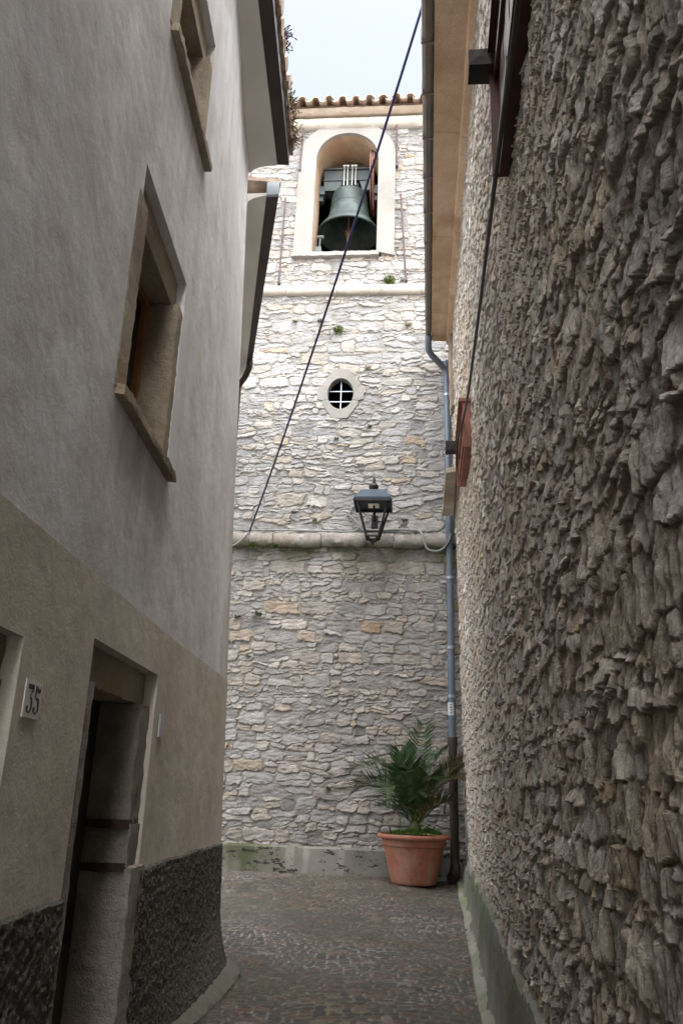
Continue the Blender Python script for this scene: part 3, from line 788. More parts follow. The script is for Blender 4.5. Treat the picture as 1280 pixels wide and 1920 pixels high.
# roof: barrel tiles, covers over channels, ends showing over the cornice
mb = MB(tower_frame)
mb.add([(-2.6, 0.22, 13.735), (2.5, 0.22, 13.735), (2.5, -2.3, 14.6), (-2.6, -2.3, 14.6)], [(0, 1, 2, 3)])
mb.add([(-2.6, -4.7, 13.735), (2.5, -4.7, 13.735), (2.5, -2.3, 14.6), (-2.6, -2.3, 14.6)], [(3, 2, 1, 0)])
roof = mb.build('roof', M['tile'], tower)
rr = random.Random(31)
mb = MB(tower_frame)
x = -2.6
while x < 2.5:
    for cover in (0, 1):
        cx = x + (0.125 if cover else 0) + rr.uniform(-0.01, 0.01)
        e = rr.uniform(-0.03, 0.03)
        for k in range(7):
            y0, y1 = 0.31 + e - k * 0.36, 0.31 + e - (k + 1) * 0.36 - 0.06
            r0, r1_ = (0.085, 0.068) if cover else (0.068, 0.085)
            lift = (0.115 if cover else 0.085) + rr.uniform(-0.012, 0.012)
            vs, fs = [], []
            for (yy, rad) in ((y0, r0), (y1, r1_)):
                zb = 13.735 + (0.22 - yy) * 0.343 + lift + (0.02 if yy == y0 and cover else 0.0)
                for th in (0.0, 0.016):
                    for i in range(9):
                        a = math.pi * i / 8
                        s = 1 if cover else -1
                        vs.append((cx + (rad - th) * math.cos(a), yy, zb + s * (rad - th) * math.sin(a) * 0.9 - (0.02 if cover else -0.02)))
            for i in range(8):
                fs += [(i, i + 1, 18 + i + 1, 18 + i), (9 + i + 1, 9 + i, 27 + i, 27 + i + 1), (i + 1, i, 9 + i, 9 + i + 1), (18 + i, 18 + i + 1, 27 + i + 1, 27 + i)]
            mb.add(vs, fs)
    x += 0.25
mb.build('roof_tiles', M['tile'], roof, smooth=True)
# base course
mb = MB(tower_frame); mb.sweep([(-0.03, 0.25), (0.10, 0.25), (0.075, 0.84), (0.05, 0.865), (-0.03, 0.87)], 0, np.linspace(-2.5, 1.95, 110), jitter=0.0015, seed=8); mb.build('base_course', M['base'], tower, smooth=True)
# iron tie rods
for (t0, z0, t1, z1) in ((-0.985, 12.40, -0.965, 13.40), (0.80, 12.44, 0.785, 13.40), (-1.235, 9.98, -1.215, 11.80), (0.985, 10.0, 0.875, 11.82)):
    mb = MB(tower_frame); mid = (z0 + z1) / 2
    mb.tube([(t0, 0.075, z0), (t1, 0.075, z1)], 0.017, 8); mb.box((min(t0, t1) - 0.01 + abs(t1 - t0) / 2, -0.02, mid - 0.02), (max(t0, t1) + 0.012 - abs(t1 - t0) / 2, 0.1, mid + 0.02))
    mb.box((t0 - 0.022, -0.01, z0), (t0 + 0.022, 0.1, z0 + 0.05))
    mb.build('iron_rod', M['rod'], tower)

# bell
BX, BD, BZ = -0.105, -0.62, 11.47                                 # mouth centre: along, depth, height
bell = thing('bell', tuple(tower_frame((BX, BD, BZ))), 'large green bronze bell hanging in the arched opening of the tower', 'bell')
prof = [(0.545, 0.0), (0.55, 0.015), (0.535, 0.06), (0.485, 0.14), (0.43, 0.23), (0.385, 0.34), (0.358, 0.46), (0.345, 0.58), (0.34, 0.60), (0.345, 0.615), (0.338, 0.635), (0.333, 0.74), (0.325, 0.84), (0.318, 0.86), (0.318, 0.88), (0.30, 0.935), (0.25, 0.985), (0.17, 1.01), (0.0, 1.025),
        (0.0, 0.985), (0.16, 0.965), (0.24, 0.93), (0.285, 0.85), (0.30, 0.6), (0.325, 0.4), (0.375, 0.26), (0.44, 0.15), (0.495, 0.05), (0.52, 0.0)]
prof = [(r * 1.06, z * 0.96) for r, z in prof]
mb = MB(tower_frame); mb.lathe(prof, (BX, BD, BZ), 64, closed=True); mb.build('bell_body', M['patina'], bell, smooth=True)
mb = MB(tower_frame)
for a in (-0.9, 0, 0.9, 2.2, 3.14, 4.0):
    mb.tube(smooth_path([(BX + 0.06 * math.sin(a), BD + 0.06 * math.cos(a), BZ + 0.93), (BX + 0.19 * math.sin(a), BD + 0.12 * math.cos(a), BZ + 1.09), (BX + 0.10 * math.sin(a), BD + 0.09 * math.cos(a), BZ + 1.19)]), 0.026, 8)
mb.tube([(BX, BD, BZ + 1.0), (BX, BD, BZ + 1.22)], 0.05, 10); mb.build('crown', M['patina'], bell, smooth=True)
mb = MB(tower_frame); mb.tube([(BX, BD, BZ + 0.95), (BX, BD, BZ + 0.15), (BX, BD, BZ + 0.10), (BX, BD, BZ + 0.03), (BX, BD, BZ - 0.04), (BX, BD, BZ - 0.15)], [0.02, 0.028, 0.05, 0.055, 0.035, 0.03], 12); mb.build('clapper', M['clapper'], bell, smooth=True)
mb = MB(tower_frame)
mb.tube([(BX + 0.075 * math.cos(a), BD + 0.075 * math.sin(a), BZ + 0.07) for a in np.linspace(0, 2 * math.pi, 20)], 0.007, 6); mb.build('clapper_ring', M['rust'], bell)
mb = MB(tower_frame)
mb.box((-0.60, BD - 0.13, 12.66), (0.28, BD + 0.10, 12.90)); mb.box((-0.61, BD - 0.14, 12.90), (0.28, BD + 0.14, 12.925)); mb.box((-0.61, BD - 0.14, 12.635), (0.28, BD + 0.14, 12.66))
mb.prism([(-0.60, 12.63), (-0.60, 12.42), (-0.30, 12.42), (-0.25, 12.63)], 1, BD - 0.12, BD + 0.12); mb.prism([(0.28, 12.63), (0.08, 12.63), (0.14, 12.42), (0.28, 12.42)], 1, BD - 0.12, BD + 0.12)
mb.build('headstock', M['steel'], bell)
for t in (-0.215, -0.15, -0.06, 0.005):
    mb = MB(tower_frame)
    mb.tube(smooth_path([(t, BD + 0.155, 12.50), (t, BD + 0.155, 12.92), (t, BD + 0.13, 12.965), (t, BD - 0.12, 12.965), (t, BD - 0.14, 12.93)], 4), 0.013, 8)
    mb.tube([(t - 0.028, BD + 0.155, 12.955), (t + 0.028, BD + 0.155, 12.955)], 0.022, 8)
    mb.build('strap', M['bright'], bell, smooth=True)
for sgn, t in ((-1, -0.66), (1, 0.42)):
    mb = MB(tower_frame); mb.box((t - 0.08, BD - 0.1, 12.34), (t + 0.08, BD + 0.12, 12.43)); mb.box((t - 0.055, BD - 0.08, 12.43), (t + 0.055, BD + 0.10, 12.54)); mb.tube([(t - 0.07, BD, 12.48), (t + 0.07, BD, 12.48)], 0.045, 10); mb.box((t - 0.05, BD - 0.06, 12.22), (t + 0.05, BD + 0.07, 12.34))
    mb.build('bearing', M['steel'], bell)
WT, WZ, WR = 0.335, 12.62, 0.60
mb = MB(tower_frame)
def ring(mb, t, r0, r1_, w, n=56):
    vs, fs = [], []
    for i in range(n):
        a = 2 * math.pi * i / n
        for rr_, tt_ in ((r0, t - w), (r1_, t - w), (r1_, t + w), (r0, t + w)):
            vs.append((tt_, BD + rr_ * math.cos(a), WZ + rr_ * math.sin(a)))
    for i in range(n):
        j = (i + 1) % n
        for k in range(4): fs.append((i * 4 + k, i * 4 + (k + 1) % 4, j * 4 + (k + 1) % 4, j * 4 + k))
    mb.add(vs, fs)
ring(mb, WT, WR - 0.05, WR, 0.008); ring(mb, WT - 0.03, WR - 0.02, WR + 0.03, 0.006); ring(mb, WT + 0.03, WR - 0.02, WR + 0.03, 0.006)
for a in np.linspace(0, 2 * math.pi, 9)[:-1]:
    mb.tube([(WT, BD, WZ), (WT, BD + (WR - 0.03) * math.cos(a), WZ + (WR - 0.03) * math.sin(a))], 0.014, 6)
mb.build('bell_wheel', M['rust'], bell)
hm = thing('bell_hammer', tuple(tower_frame((-0.61, -0.22, 10.62))), 'small dark striking hammer unit in the lower corner of the bell opening', 'hammer')
mb = MB(tower_frame); mb.box((-0.68, -0.55, 10.615), (-0.44, -0.12, 10.72)); mb.box((-0.665, -0.4, 10.72), (-0.55, -0.15, 10.90)); mb.build('housing', M['steel'], hm)
mb = MB(tower_frame); mb.tube([(-0.60, -0.26, 10.90), (-0.585, -0.24, 11.15)], 0.02, 8); mb.tube([(-0.645, -0.24, 11.16), (-0.52, -0.24, 11.16)], 0.035, 8); mb.build('hammer_arm', M['steel'], hm)

# ------------------------------------------------------------------ right-hand stone house
rh = thing('stone_house', tuple(right_frame((5.0, 0, 0.2))), 'rough dark rubble stone house running along the right side of the lane', 'house')
RS = stone_map(13.4, 9.2, 0.005, 23, (0.05, 0.155), (0.6, 2.1), warp=0.016, warp_cell=0.06, joint=0.13, split=0.30, tilt=0.85, rot=0.30, big=0.3, shape_p=4.6, dome_k=0.0, chips=0.24, mort_l=0.0, layers=0.22, grain=(0.11, 0.030))
s = [0.75]
while s[-1] < 12.35: s.append(s[-1] + float(np.clip(s[-1] ** 2 / 620.0, 0.0032, 0.034)))
s = np.array([-4.5, -3, -1.6, -1, -0.3, 0.1, 0.35, 0.5, 0.62, 0.7] + s)
top = 8.62
nv = 640
tv = np.linspace(0, 1, nv)
za = np.clip(EYE - 0.31 * s - 0.15, 0.1, None); za = np.minimum(za, 1.2)
zb = np.clip(EYE + 1.45 * s + 0.25, 2.2, top - 0.05)
Zg = np.concatenate([np.linspace(-0.35, 1, 25)[:-1, None] * 0 + (-0.35 + (za[None, :] + 0.35) * np.linspace(0, 1, 25)[:-1, None]),
                     za[None, :] + (zb - za)[None, :] * tv[:, None],
                     zb[None, :] + (top - zb)[None, :] * np.linspace(0, 1, 60)[1:, None]], 0)
Sg = np.broadcast_to(s[None, :], Zg.shape)
hh, mm, r1, r2, r3 = sample(RS, np.clip(Sg + 0.6, 0, 13.3), Zg + 0.36)
und = RS['h'] * 0
Off = 0.0175 * hh - 0.015
P = right_frame(np.stack([Sg, Off, Zg], -1))
grid_mesh('wall', P, M['right'], rh, attr=np.stack([r1, r2, mm, r3], -1), smooth=False, flip=True)
mb = MB(right_frame); mb.box((-4.5, -5.0, -0.4), (12.2, -0.12, 8.58)); mb.build('core_wall', M['chamber'], rh)
# concrete skirt along the foot
mb = MB(right_frame)
r_ = random.Random(3); vs, fs = [], []
st = np.concatenate([np.linspace(-4.5, 1, 12), np.linspace(1.2, 12.0, 150)])
nz = np.random.default_rng(8).random(len(st)) * 2 - 1
sm = np.convolve(np.pad(nz, 6, 'edge'), np.ones(7) / 7, 'same')[6:-6]
for i, q in enumerate(st):
    gz = float(ground_z(q)); hgt = 0.77 + 0.10 * sm[i] + 0.03 * nz[i]
    if q > 11: hgt += (q - 11) * 0.10
    for o_, z_ in ((0.115, gz - 0.1), (0.10, gz + 0.035), (0.075, gz + 0.06), (0.05, gz + 0.3), (0.036, hgt - 0.05), (0.024, hgt), (-0.06, hgt + 0.03)):
        vs.append((q, o_ + r_.uniform(-.0015, .0015) + 0.014 * sm[i], z_))
for i in range(len(st) - 1):
    for j in range(6): fs.append((i * 7 + j, i * 7 + j + 1, (i + 1) * 7 + j + 1, (i + 1) * 7 + j))
mb.add(vs, fs); mb.build('skirt', M['skirt'], rh, smooth=True)
mb = MB(right_frame); vs, fs = [], []
for q in np.linspace(0.5, 11.9, 150):
    gz = float(ground_z(q)); e = 0.155 + 0.006 * math.sin(q * 3.1) + r_.uniform(-.004, .004)
    for o_, z_ in ((e, gz - 0.03), (e - 0.012, gz + 0.016), (0.12, gz + 0.024 + r_.uniform(-.004, .004)), (0.06, gz + 0.07)): vs.append((q, o_, z_))
for i in range(149):
    for j in range(3): fs.append((i * 4 + j, i * 4 + j + 1, (i + 1) * 4 + j + 1, (i + 1) * 4 + j))
mb.add(vs, fs); mb.build('kerb', M['kerb'], rh, smooth=True)
# eaves: soffit slab, gutter, roof
EV = [(0.14, -3.0), (0.57, 5.68), (1.27, 11.77)]
def eave_line(f, y):       # x of soffit inner (f=0) / gutter outer (f=1) at depth y
    xi = 1.06 + (y - 5.67) * (1.64 - 1.06) / (11.75 - 5.67); xo = 0.57 + (y - 5.68) * (1.27 - 0.57) / (11.77 - 5.68)
    return xi + (xo - xi) * f
def eave_frame(p):
    p = np.asarray(p, float)
    x = eave_line(p[..., 0], p[..., 1])
    return np.stack([x, p[..., 1], p[..., 2]], -1)
ysn = np.concatenate([np.linspace(-4.6, 3, 6), np.linspace(3.5, 11.75, 60)])
mb = MB(eave_frame); mb.sweep([(-0.6, 8.60), (0.74, 8.60), (0.74, 8.72), (-0.6, 8.72)], 1, ysn, jitter=0.003); mb.build('soffit', M['soffit'], rh)
mb = MB(eave_frame); mb.sweep([(-0.15, 8.52), (0.06, 8.555), (0.10, 8.598), (-0.15, 8.598)], 1, ysn, jitter=0.006, seed=6); mb.build('wall_head', M['soffit'], rh, smooth=True)
mb = MB(eave_frame); gp = [(0.75, 8.63), (0.77, 8.595), (0.82, 8.575), (0.92, 8.575), (0.985, 8.60), (1.0, 8.64), (1.0, 8.74), (0.98, 8.74), (0.97, 8.65), (0.90, 8.60), (0.80, 8.60), (0.765, 8.66)]
mb.sweep(gp, 1, ysn, jitter=0.0015, seed=2); gut = mb.build('gutter', M['gutter_gr'], rh)
for y in np.arange(3.0, 11.7, 0.62):
    mb = MB(eave_frame); mb.prism([(0.745, 8.570), (1.012, 8.570), (1.012, 8.74), (1.002, 8.74), (1.002, 8.574), (0.745, 8.574)], 1, y, y + 0.03); mb.build('gutter_bracket', M['gutter_gr'], gut)
mb = MB(eave_frame); mb.add([(0.95, -4.7, 8.78), (0.95, 11.8, 8.78), (-7, 11.8, 9.1), (-7, -4.7, 9.1)], [(0, 3, 2, 1)]); mb.add([(0.95, -4.7, 8.82), (0.95, 11.8, 8.82), (-7, 11.8, 9.14), (-7, -4.7, 9.14)], [(0, 1, 2, 3)]); mb.build('roof', M['tile'], rh)
# stone window slab near the tower, and the jamb above it
mb = MB(); mb.add([(1.345, 9.99, 5.60), (1.62, 9.82, 5.60), (1.86, 11.55, 5.60), (1.53, 11.80, 5.60), (1.345, 9.99, 5.67), (1.62, 9.82, 5.67), (1.86, 11.55, 5.67), (1.53, 11.80, 5.67)], [(0, 1, 2, 3), (7, 6, 5, 4), (0, 4, 5, 1), (1, 5, 6, 2), (2, 6, 7, 3), (3, 7, 4, 0)])
mb.build('window_sill', M['hewn'], rh)
mb = MB(right_frame); mb.rough_box((11.3, -0.05, 7.2), (11.75, 0.05, 8.45), 0.08, 0.01, 5); mb.build('window_jamb', M['corbel'], rh, smooth=True)

def wall_shutter(label, s0, s1, z0, z1, off, pale):
    t = thing('window_shutter', tuple(right_frame(((s0 + s1) / 2, off, z0))), label, 'shutter', 'shuttered windows of the stone house')
    mid = (s0 + s1) / 2
    for a, b in ((s0 + 0.03, mid - 0.006), (mid + 0.006, s1 - 0.03)):
        mb = MB(right_frame); w = (b - a) / 4
        for k in range(4): mb.box((a + k * w + 0.002, off - 0.035, z0 + 0.02), (a + (k + 1) * w - 0.002, off - 0.004 * (k % 2), z1 - 0.02))
        mb.box((a + 0.02, off + 0.001, z0 + 0.08), (b - 0.02, off + 0.022, z0 + 0.15)); mb.box((a + 0.02, off + 0.001, z1 - 0.15), (b - 0.02, off + 0.022, z1 - 0.08))
        mb.build('shutter_leaf', M['redwood'] if pale else M['deepred'], t)
    mb = MB(right_frame)
    mb.box((s0, -0.05, z0 - 0.02), (s0 + 0.03, off + 0.02, z1)); mb.box((s1 - 0.03, -0.05, z0 - 0.02), (s1, off + 0.045, z1)); mb.box((s0 - 0.02, -0.05, z1), (s1 + 0.02, off + 0.06, z1 + 0.04)); mb.box((s0 + 0.03, -0.05, z0 - 0.02), (s1 - 0.03, off + 0.01, z0 + 0.005))
    mb.build('shutter_frame', M['redwood'] if pale else M['deepred'], t)
    mb = MB(right_frame); mb.rough_box((s1 - 0.10, -0.05, z1 - 0.085), (s1 + 0.05, off + 0.17, z1 - 0.005 + 0.04), 0.05, 0.002, 9); mb.build('beam_end', M['beam'], t)
    return t
wall_shutter('dark maroon window shutter high on the stone wall at the top of the picture', 2.45, 3.83, 5.0, 5.80, 0.045, False)
wall_shutter('small red brown window shutter on the stone wall above the stone slab', 7.95, 9.15, 5.10, 5.60, 0.065, True)

# downpipe at the corner of tower and stone house
dp = thing('downpipe', (1.70, 11.95, 0.5), 'blue grey downpipe in the corner beside the tower with brown iron foot', 'downpipe')
mb = MB(); mb.tube(smooth_path([(1.30, 11.55, 8.58), (1.30, 11.62, 8.47), (1.34, 11.74, 8.38), (1.50, 11.88, 8.28), (1.60, 11.98, 8.22), (1.64, 12.0, 8.10), (1.645, 12.0, 7.9), (1.68, 12.0, 2.30)], 6), 0.052, 14); pu = mb.build('pipe', M['pipe'], dp, smooth=True)
for z in (7.75, 6.85, 4.7, 3.65, 2.95):
    mb = MB(); x = 1.645 + (7.9 - z) * 0.035 / 5.6; mb.tube([(x, 12.0, z - 0.02), (x, 12.0, z + 0.02)], 0.06, 14); mb.box((x - 0.01, 12.0, z - 0.012), (x + 0.02, 12.2, z + 0.012)); mb.build('clamp', M['zinc'], dp, smooth=True)
mb = MB(); mb.tube([(1.68, 12.0, 2.36), (1.695, 11.98, 0.72), (1.70, 11.97, 0.66)], [0.058, 0.06, 0.062], 14); mb.tube([(1.682, 12.0, 2.26), (1.682, 12.0, 2.38)], 0.068, 14); mb.tube([(1.70, 11.97, 0.72), (1.69, 11.93, 0.60), (1.62, 11.84, 0.56)], [0.068, 0.08, 0.07], 12)
mb.build('iron_foot', M['iron'], dp, smooth=True)
mb = MB(); mb.tube([(1.672, 12.0, 2.68), (1.670, 12.0, 2.86)], 0.0545, 14, caps=False); lb = mb.build('sticker', M['sticker'], pu, smooth=True)
mb = MB()
for z, w in ((2.82, .03), (2.785, .035), (2.75, .025), (2.715, .033)):
    mb = MB(); mb.box((1.655 - w / 2 + 0.002, 11.9435, z), (1.655 + w / 2, 11.9455, z + 0.012)); mb.build('print_line', M['ink'], lb)

# ------------------------------------------------------------------ left plaster house
lh = thing('plaster_house', tuple(left_frame((4.0, 0, 0.17))), 'grey plastered house with brown lower walls and dark plinth on the left of the lane', 'house')
WIN1, WIN2 = (3.34, 4.38, 3.34, 4.575), (3.46, 4.47, 5.62, 6.60)
DOOR, DOOR2 = (3.46, 4.67, -0.5, 2.215), (1.55, 2.72, -0.5, 2.09)
HOLES = [WIN1, WIN2, DOOR, DOOR2]
def holed_wall(name, s0, s1, z0, z1, mat, off, thick, step=0.12, jag=0.0):
    bs, bz = {s0, s1}, {z0, z1}
    for a, b, c, d in HOLES:
        bs |= {q for q in (a, b) if s0 < q < s1}; bz |= {q for q in (c, d) if z0 < q < z1}
    def fill(b):
        b = sorted(b); out = []
        for p, q in zip(b[:-1], b[1:]):
            n = max(int(round((q - p) / step)), 1)
            out += [p + (q - p) * i / n for i in range(n)]
        return out + [b[-1]]
    S, Zs = fill(bs), fill(bz)
    mb = MB(left_frame); idx = {}
    vs, fs = [], []
    def vid(i, j, o):
        if (i, j, o) not in idx:
            idx[(i, j, o)] = len(vs); vs.append((S[i], o, Zs[j]))
        return idx[(i, j, o)]
    solid = lambda i, j: 0 <= i < len(S) - 1 and 0 <= j < len(Zs) - 1 and not any(a < (S[i] + S[i + 1]) / 2 < b and c < (Zs[j] + Zs[j + 1]) / 2 < d for a, b, c, d in HOLES)
    for i in range(len(S) - 1):
        for j in range(len(Zs) - 1):
            if not solid(i, j): continue
            fs.append((vid(i, j, off), vid(i, j + 1, off), vid(i + 1, j + 1, off), vid(i + 1, j, off)))
            for di, dj, p, q in ((-1, 0, (i, j), (i, j + 1)), (1, 0, (i + 1, j + 1), (i + 1, j)), (0, -1, (i + 1, j), (i, j)), (0, 1, (i, j + 1), (i + 1, j + 1))):
                if not solid(i + di, j + dj):
                    fs.append((vid(*p, off), vid(*p, off - thick), vid(*q, off - thick), vid(*q, off)))
    mb.add(vs, [f[::-1] for f in fs])
    return mb.build(name, mat, lh, smooth=True)
holed_wall('wall', -4.5, 8.2, 2.47, 7.84, M['plaster'], 0.0, 0.07)
holed_wall('lower_plaster', -4.5, 8.2, 1.0, 2.47, M['band'], 0.006, 0.075)
# rough plinth: real relief
ss = np.concatenate([np.linspace(-4.5, 1.5, 50)[:-1], np.linspace(1.5, 7.6, 560)]); zs = np.linspace(-0.35, 1.235, 150)
Sg, Zg = np.meshgrid(ss, zs)
rngp = np.random.default_rng(6)
nz = fbm(Sg.shape, (2.4, 2.6), rngp, 2, 0.8)
edge = 0.006 * fbm((1, len(ss)), (9, 14), rngp, 3)
Zg = Zg + edge * sstep(0.9, 1.235, Zg)
Off = 0.022 + 0.005 * nz - 0.05 * sstep(1.2, 1.236, Zg - edge) + 0.10 * sstep(0.9, 0.15, Zg) ** 2 * sstep(4.8, 6.8, Sg)
cs, cz_ = (Sg[:-1, :-1] + Sg[1:, 1:]) / 2, (Zg[:-1, :-1] + Zg[1:, 1:]) / 2
keep = ~(((cs > DOOR[0]) & (cs < DOOR[1])) | ((cs > DOOR2[0]) & (cs < DOOR2[1])))
grid_mesh('plinth', left_frame(np.stack([Sg, Off, Zg], -1)), M['plinth'], lh, keep=keep, flip=True, smooth=False)
mb = MB(left_frame); mb.box((-4.5, -4.5, -0.4), (1.3, -0.62, 7.8)); mb.box((1.3, -4.5, -0.4), (5.2, -0.62, 7.8)); mb.box((5.2, -4.5, -0.4), (6.6, -0.30, 7.4)); mb.build('core_wall', M['chamber'], lh)
mb = MB(left_frame)
mb.box((-4.5, -0.62, -0.4), (1.45, -0.08, 7.8)); mb.box((4.75, -0.62, -0.4), (5.2, -0.08, 7.8)); mb.box((2.8, -0.62, -0.4), (3.3, -0.08, 7.8)); mb.box((1.45, -0.62, 2.3), (2.8, -0.08, 7.8)); mb.box((3.3, -0.62, 2.35), (4.75, -0.08, 3.2)); mb.box((3.3, -0.62, 4.7), (4.75, -0.08, 5.5)); mb.box((3.3, -0.62, 6.7), (4.75, -0.08, 7.8))
mb.build('masonry', M['chamber'], lh)
# kerb fillet along the foot
mb = MB(left_frame); vs, fs = [], []
st = np.concatenate([np.linspace(-7, 3.4, 20), np.linspace(4.68, 7.4, 60)]); r_ = random.Random(12)
def kerb_strip(st):
    mb = MB(left_frame); vs, fs = [], []
    for q in st:
        gz = float(ground_z(q)); fl = 0.0 + 0.10 * float(sstep(4.8, 6.8, q))
        for o_, z_ in ((fl + 0.10, gz - 0.06), (fl + 0.09, gz + 0.015), (fl + 0.05, gz + 0.045), (fl - 0.03, gz + 0.075), (0.0, gz + 0.13)):
            vs.append((q, o_ + r_.uniform(-.012, .012), z_ + r_.uniform(-.006, .006)))
    for i in range(len(st) - 1):
        for j in range(4): fs.append((i * 5 + j, (i + 1) * 5 + j, (i + 1) * 5 + j + 1, i * 5 + j + 1))
    mb.add(vs, fs)
    return mb.build('kerb', M['kerb_dark'], lh, smooth=True)
kerb_strip(np.linspace(4.69, 7.5, 70)); kerb_strip(np.linspace(2.74, 3.44, 14))
# windows
def stone_window(hole, deep, rough, mat, sill_drop):
    a, b, c, d = hole
    ia, ib, ic, id_ = a + 0.10, b - 0.10, c + 0.0, d - 0.20
    mb = MB(left_frame); mb.box((ia, -deep - 0.06, ic), (ia + 0.055, -deep, id_)); mb.box((ib - 0.055, -deep - 0.06, ic), (ib, -deep, id_)); mb.box((ia + 0.055, -deep - 0.06, id_ - 0.055), (ib - 0.055, -deep, id_)); mb.box((ia + 0.055, -deep - 0.06, ic), (ib - 0.055, -deep, ic + 0.06)); mb.box(((ia + ib) / 2 - 0.04, -deep - 0.055, ic + 0.06), ((ia + ib) / 2 + 0.04, -deep + 0.008, id_ - 0.055))
    w = mb.build('window', M['wood'], lh)
    mb = MB(left_frame); mb.box((ia + 0.03, -deep - 0.045, ic + 0.03), (ib - 0.03, -deep - 0.03, id_ - 0.03)); mb.build('pane', M['glass'], w)
    amp = 0.004 if rough else 0.0015
    mb = MB(left_frame); mb.rough_box((ib, -deep - 0.08, c - 0.02), (b + 0.06, -0.005, d - 0.2), 0.035, amp, 2); mb.build('jamb', mat, w, smooth=True); mb = MB(left_frame); mb.rough_box((a - 0.06, -deep - 0.08, c - 0.02), (ia, 0.006, d - 0.2), 0.035, amp * 0.4, 4); mb.build('jamb', mat, w, smooth=True)
    mb = MB(left_frame); mb.rough_box((a - 0.08, -deep - 0.08, id_), (b + 0.08, -0.055, d + 0.06), 0.05, amp * 0.6, 6); mb.build('lintel', M['lintel'] if rough else mat, w, smooth=True)
    mb = MB(left_frame); mb.rough_box((a - 0.03, -deep - 0.05, c - sill_drop), (b + 0.06, 0.05, c), 0.035, 0.004, 8); mb.build('sill', mat, w, smooth=True)
stone_window(WIN1, 0.185, True, M['hewn'], 0.055)
stone_window(WIN2, 0.18, False, M['hewn'], 0.06)
# door with hewn stone surround and iron straps
a, b, c, d = DOOR
mb = MB(left_frame); mb.box((a + 0.09, -0.30, 0.0), (b - 0.20, -0.24, 2.06)); mb.box((a + 0.16, -0.24, 0.2), (a + 0.5, -0.225, 0.9)); mb.box((a + 0.16, -0.24, 1.05), (a + 0.5, -0.225, 1.9)); mb.box((a + 0.58, -0.24, 0.2), (b - 0.27, -0.225, 0.9)); mb.box((a + 0.58, -0.24, 1.05), (b - 0.27, -0.225, 1.9))
door = mb.build('door', M['darkwood'], lh)
mb = MB(left_frame); mb.rough_box((b - 0.20, -0.52, -0.1), (b + 0.07, 0.022, 1.235), 0.05, 0.006, 21); mb.build('door_jamb', M['hewn_grey'], door, smooth=True); mb = MB(left_frame); mb.rough_box((b - 0.19, -0.52, 1.235), (b + 0.04, -0.008, 1.44), 0.05, 0.005, 22); mb.build('door_jamb', M['hewn_grey'], door, smooth=True); mb = MB(left_frame); mb.rough_box((b - 0.20, -0.52, 1.44), (b + 0.04, -0.02, 2.04), 0.05, 0.005, 23)
mb.build('door_jamb', M['hewn_grey'], door, smooth=True); mb = MB(left_frame); mb.rough_box((a - 0.04, -0.52, -0.1), (a + 0.09, 0.004, 2.04), 0.05, 0.0018, 24); mb.build('door_jamb', M['hewn_grey'], door, smooth=True)
mb = MB(left_frame); mb.rough_box((a - 0.05, -0.52, 2.04), (b + 0.05, -0.06, 2.26), 0.05, 0.007, 25); mb.build('door_lintel', M['lintel'], door, smooth=True)
for z in (1.235, 1.44):
    mb = MB(left_frame); mb.rough_box((b - 0.217, -0.5, z - 0.022), (b + 0.0, -0.018, z + 0.022), 0.05, 0.003, 30); mb.build('iron_strap', M['iron'], door); mb = MB(left_frame); mb.rough_box((a + 0.0, -0.5, z - 0.022), (a + 0.107, 0.0, z + 0.022), 0.05, 0.003, 31); mb.build('iron_strap', M['iron'], door)
mb = MB(left_frame); mb.rough_box((a + 0.02, -0.55, -0.1), (b - 0.1, 0.05, 0.17), 0.06, 0.006, 33); mb.build('threshold', M['hewn_grey'], door, smooth=True)
a, b, c, d = DOOR2
mb = MB(left_frame); mb.box((a + 0.1, -0.5, 0.0), (b - 0.15, -0.44, 2.0)); mb.box((a + 0.2, -0.44, 0.3), (b - 0.25, -0.42, 1.8)); door2 = mb.build('door', M['darkwood'], lh)
mb = MB(left_frame); mb.rough_box((b - 0.15, -0.52, -0.1), (b + 0.04, -0.04, 1.95), 0.05, 0.008, 41); mb.build('door_jamb', M['lintel'], door2, smooth=True); mb = MB(left_frame); mb.rough_box((a - 0.04, -0.52, -0.1), (a + 0.1, -0.04, 1.95), 0.05, 0.008, 42); mb.build('door_jamb', M['lintel'], door2, smooth=True)
mb = MB(left_frame); mb.rough_box((a - 0.04, -0.52, 1.95), (b + 0.04, -0.05, 2.14), 0.05, 0.006, 43); mb.build('door_lintel', M['lintel'], door2, smooth=True)
# cornice, gutter, roof
stc = np.concatenate([np.linspace(-7, 4, 8), np.linspace(4.4, 7.02, 14)])
def eave1_frame(p):                   # out measured from the straight wall line, so the eave stays straight
    p = np.asarray(p, float)
    return L_0 + p[..., 0:1] * L_d + p[..., 1:2] * L_n + p[..., 2:3] * np.array([0, 0, 1.0])
def cornice_frame(p):                 # the foot of the cove lies on the wall, its lip runs straight
    p = np.asarray(p, float); s_, o_, z_ = p[..., 0], p[..., 1], p[..., 2]
    o_ = o_ + sstep(4.7, 6.95, s_) * (0.085 + (z_ - 1.3) / 5.88 * (-0.205)) * (1 - np.clip((o_ + 0.02) / 0.15, 0, 1))
    return L_0 + s_[..., None] * L_d + o_[..., None] * L_n + z_[..., None] * np.array([0, 0, 1.0])
cv = [(-0.3, 7.80), (-0.03, 7.80), (0.0, 7.81), (0.012, 7.845), (0.045, 7.875), (0.09, 7.893), (0.14, 7.90), (0.14, 7.93), (-0.3, 7.93)]
mb = MB(cornice_frame); mb.sweep(cv, 0, list(np.linspace(-4.6, 4.6, 14)) + list(np.linspace(4.8, 7.1, 22)), jitter=0.0008); mb.build('cornice', M['cove'], lh, smooth=True)
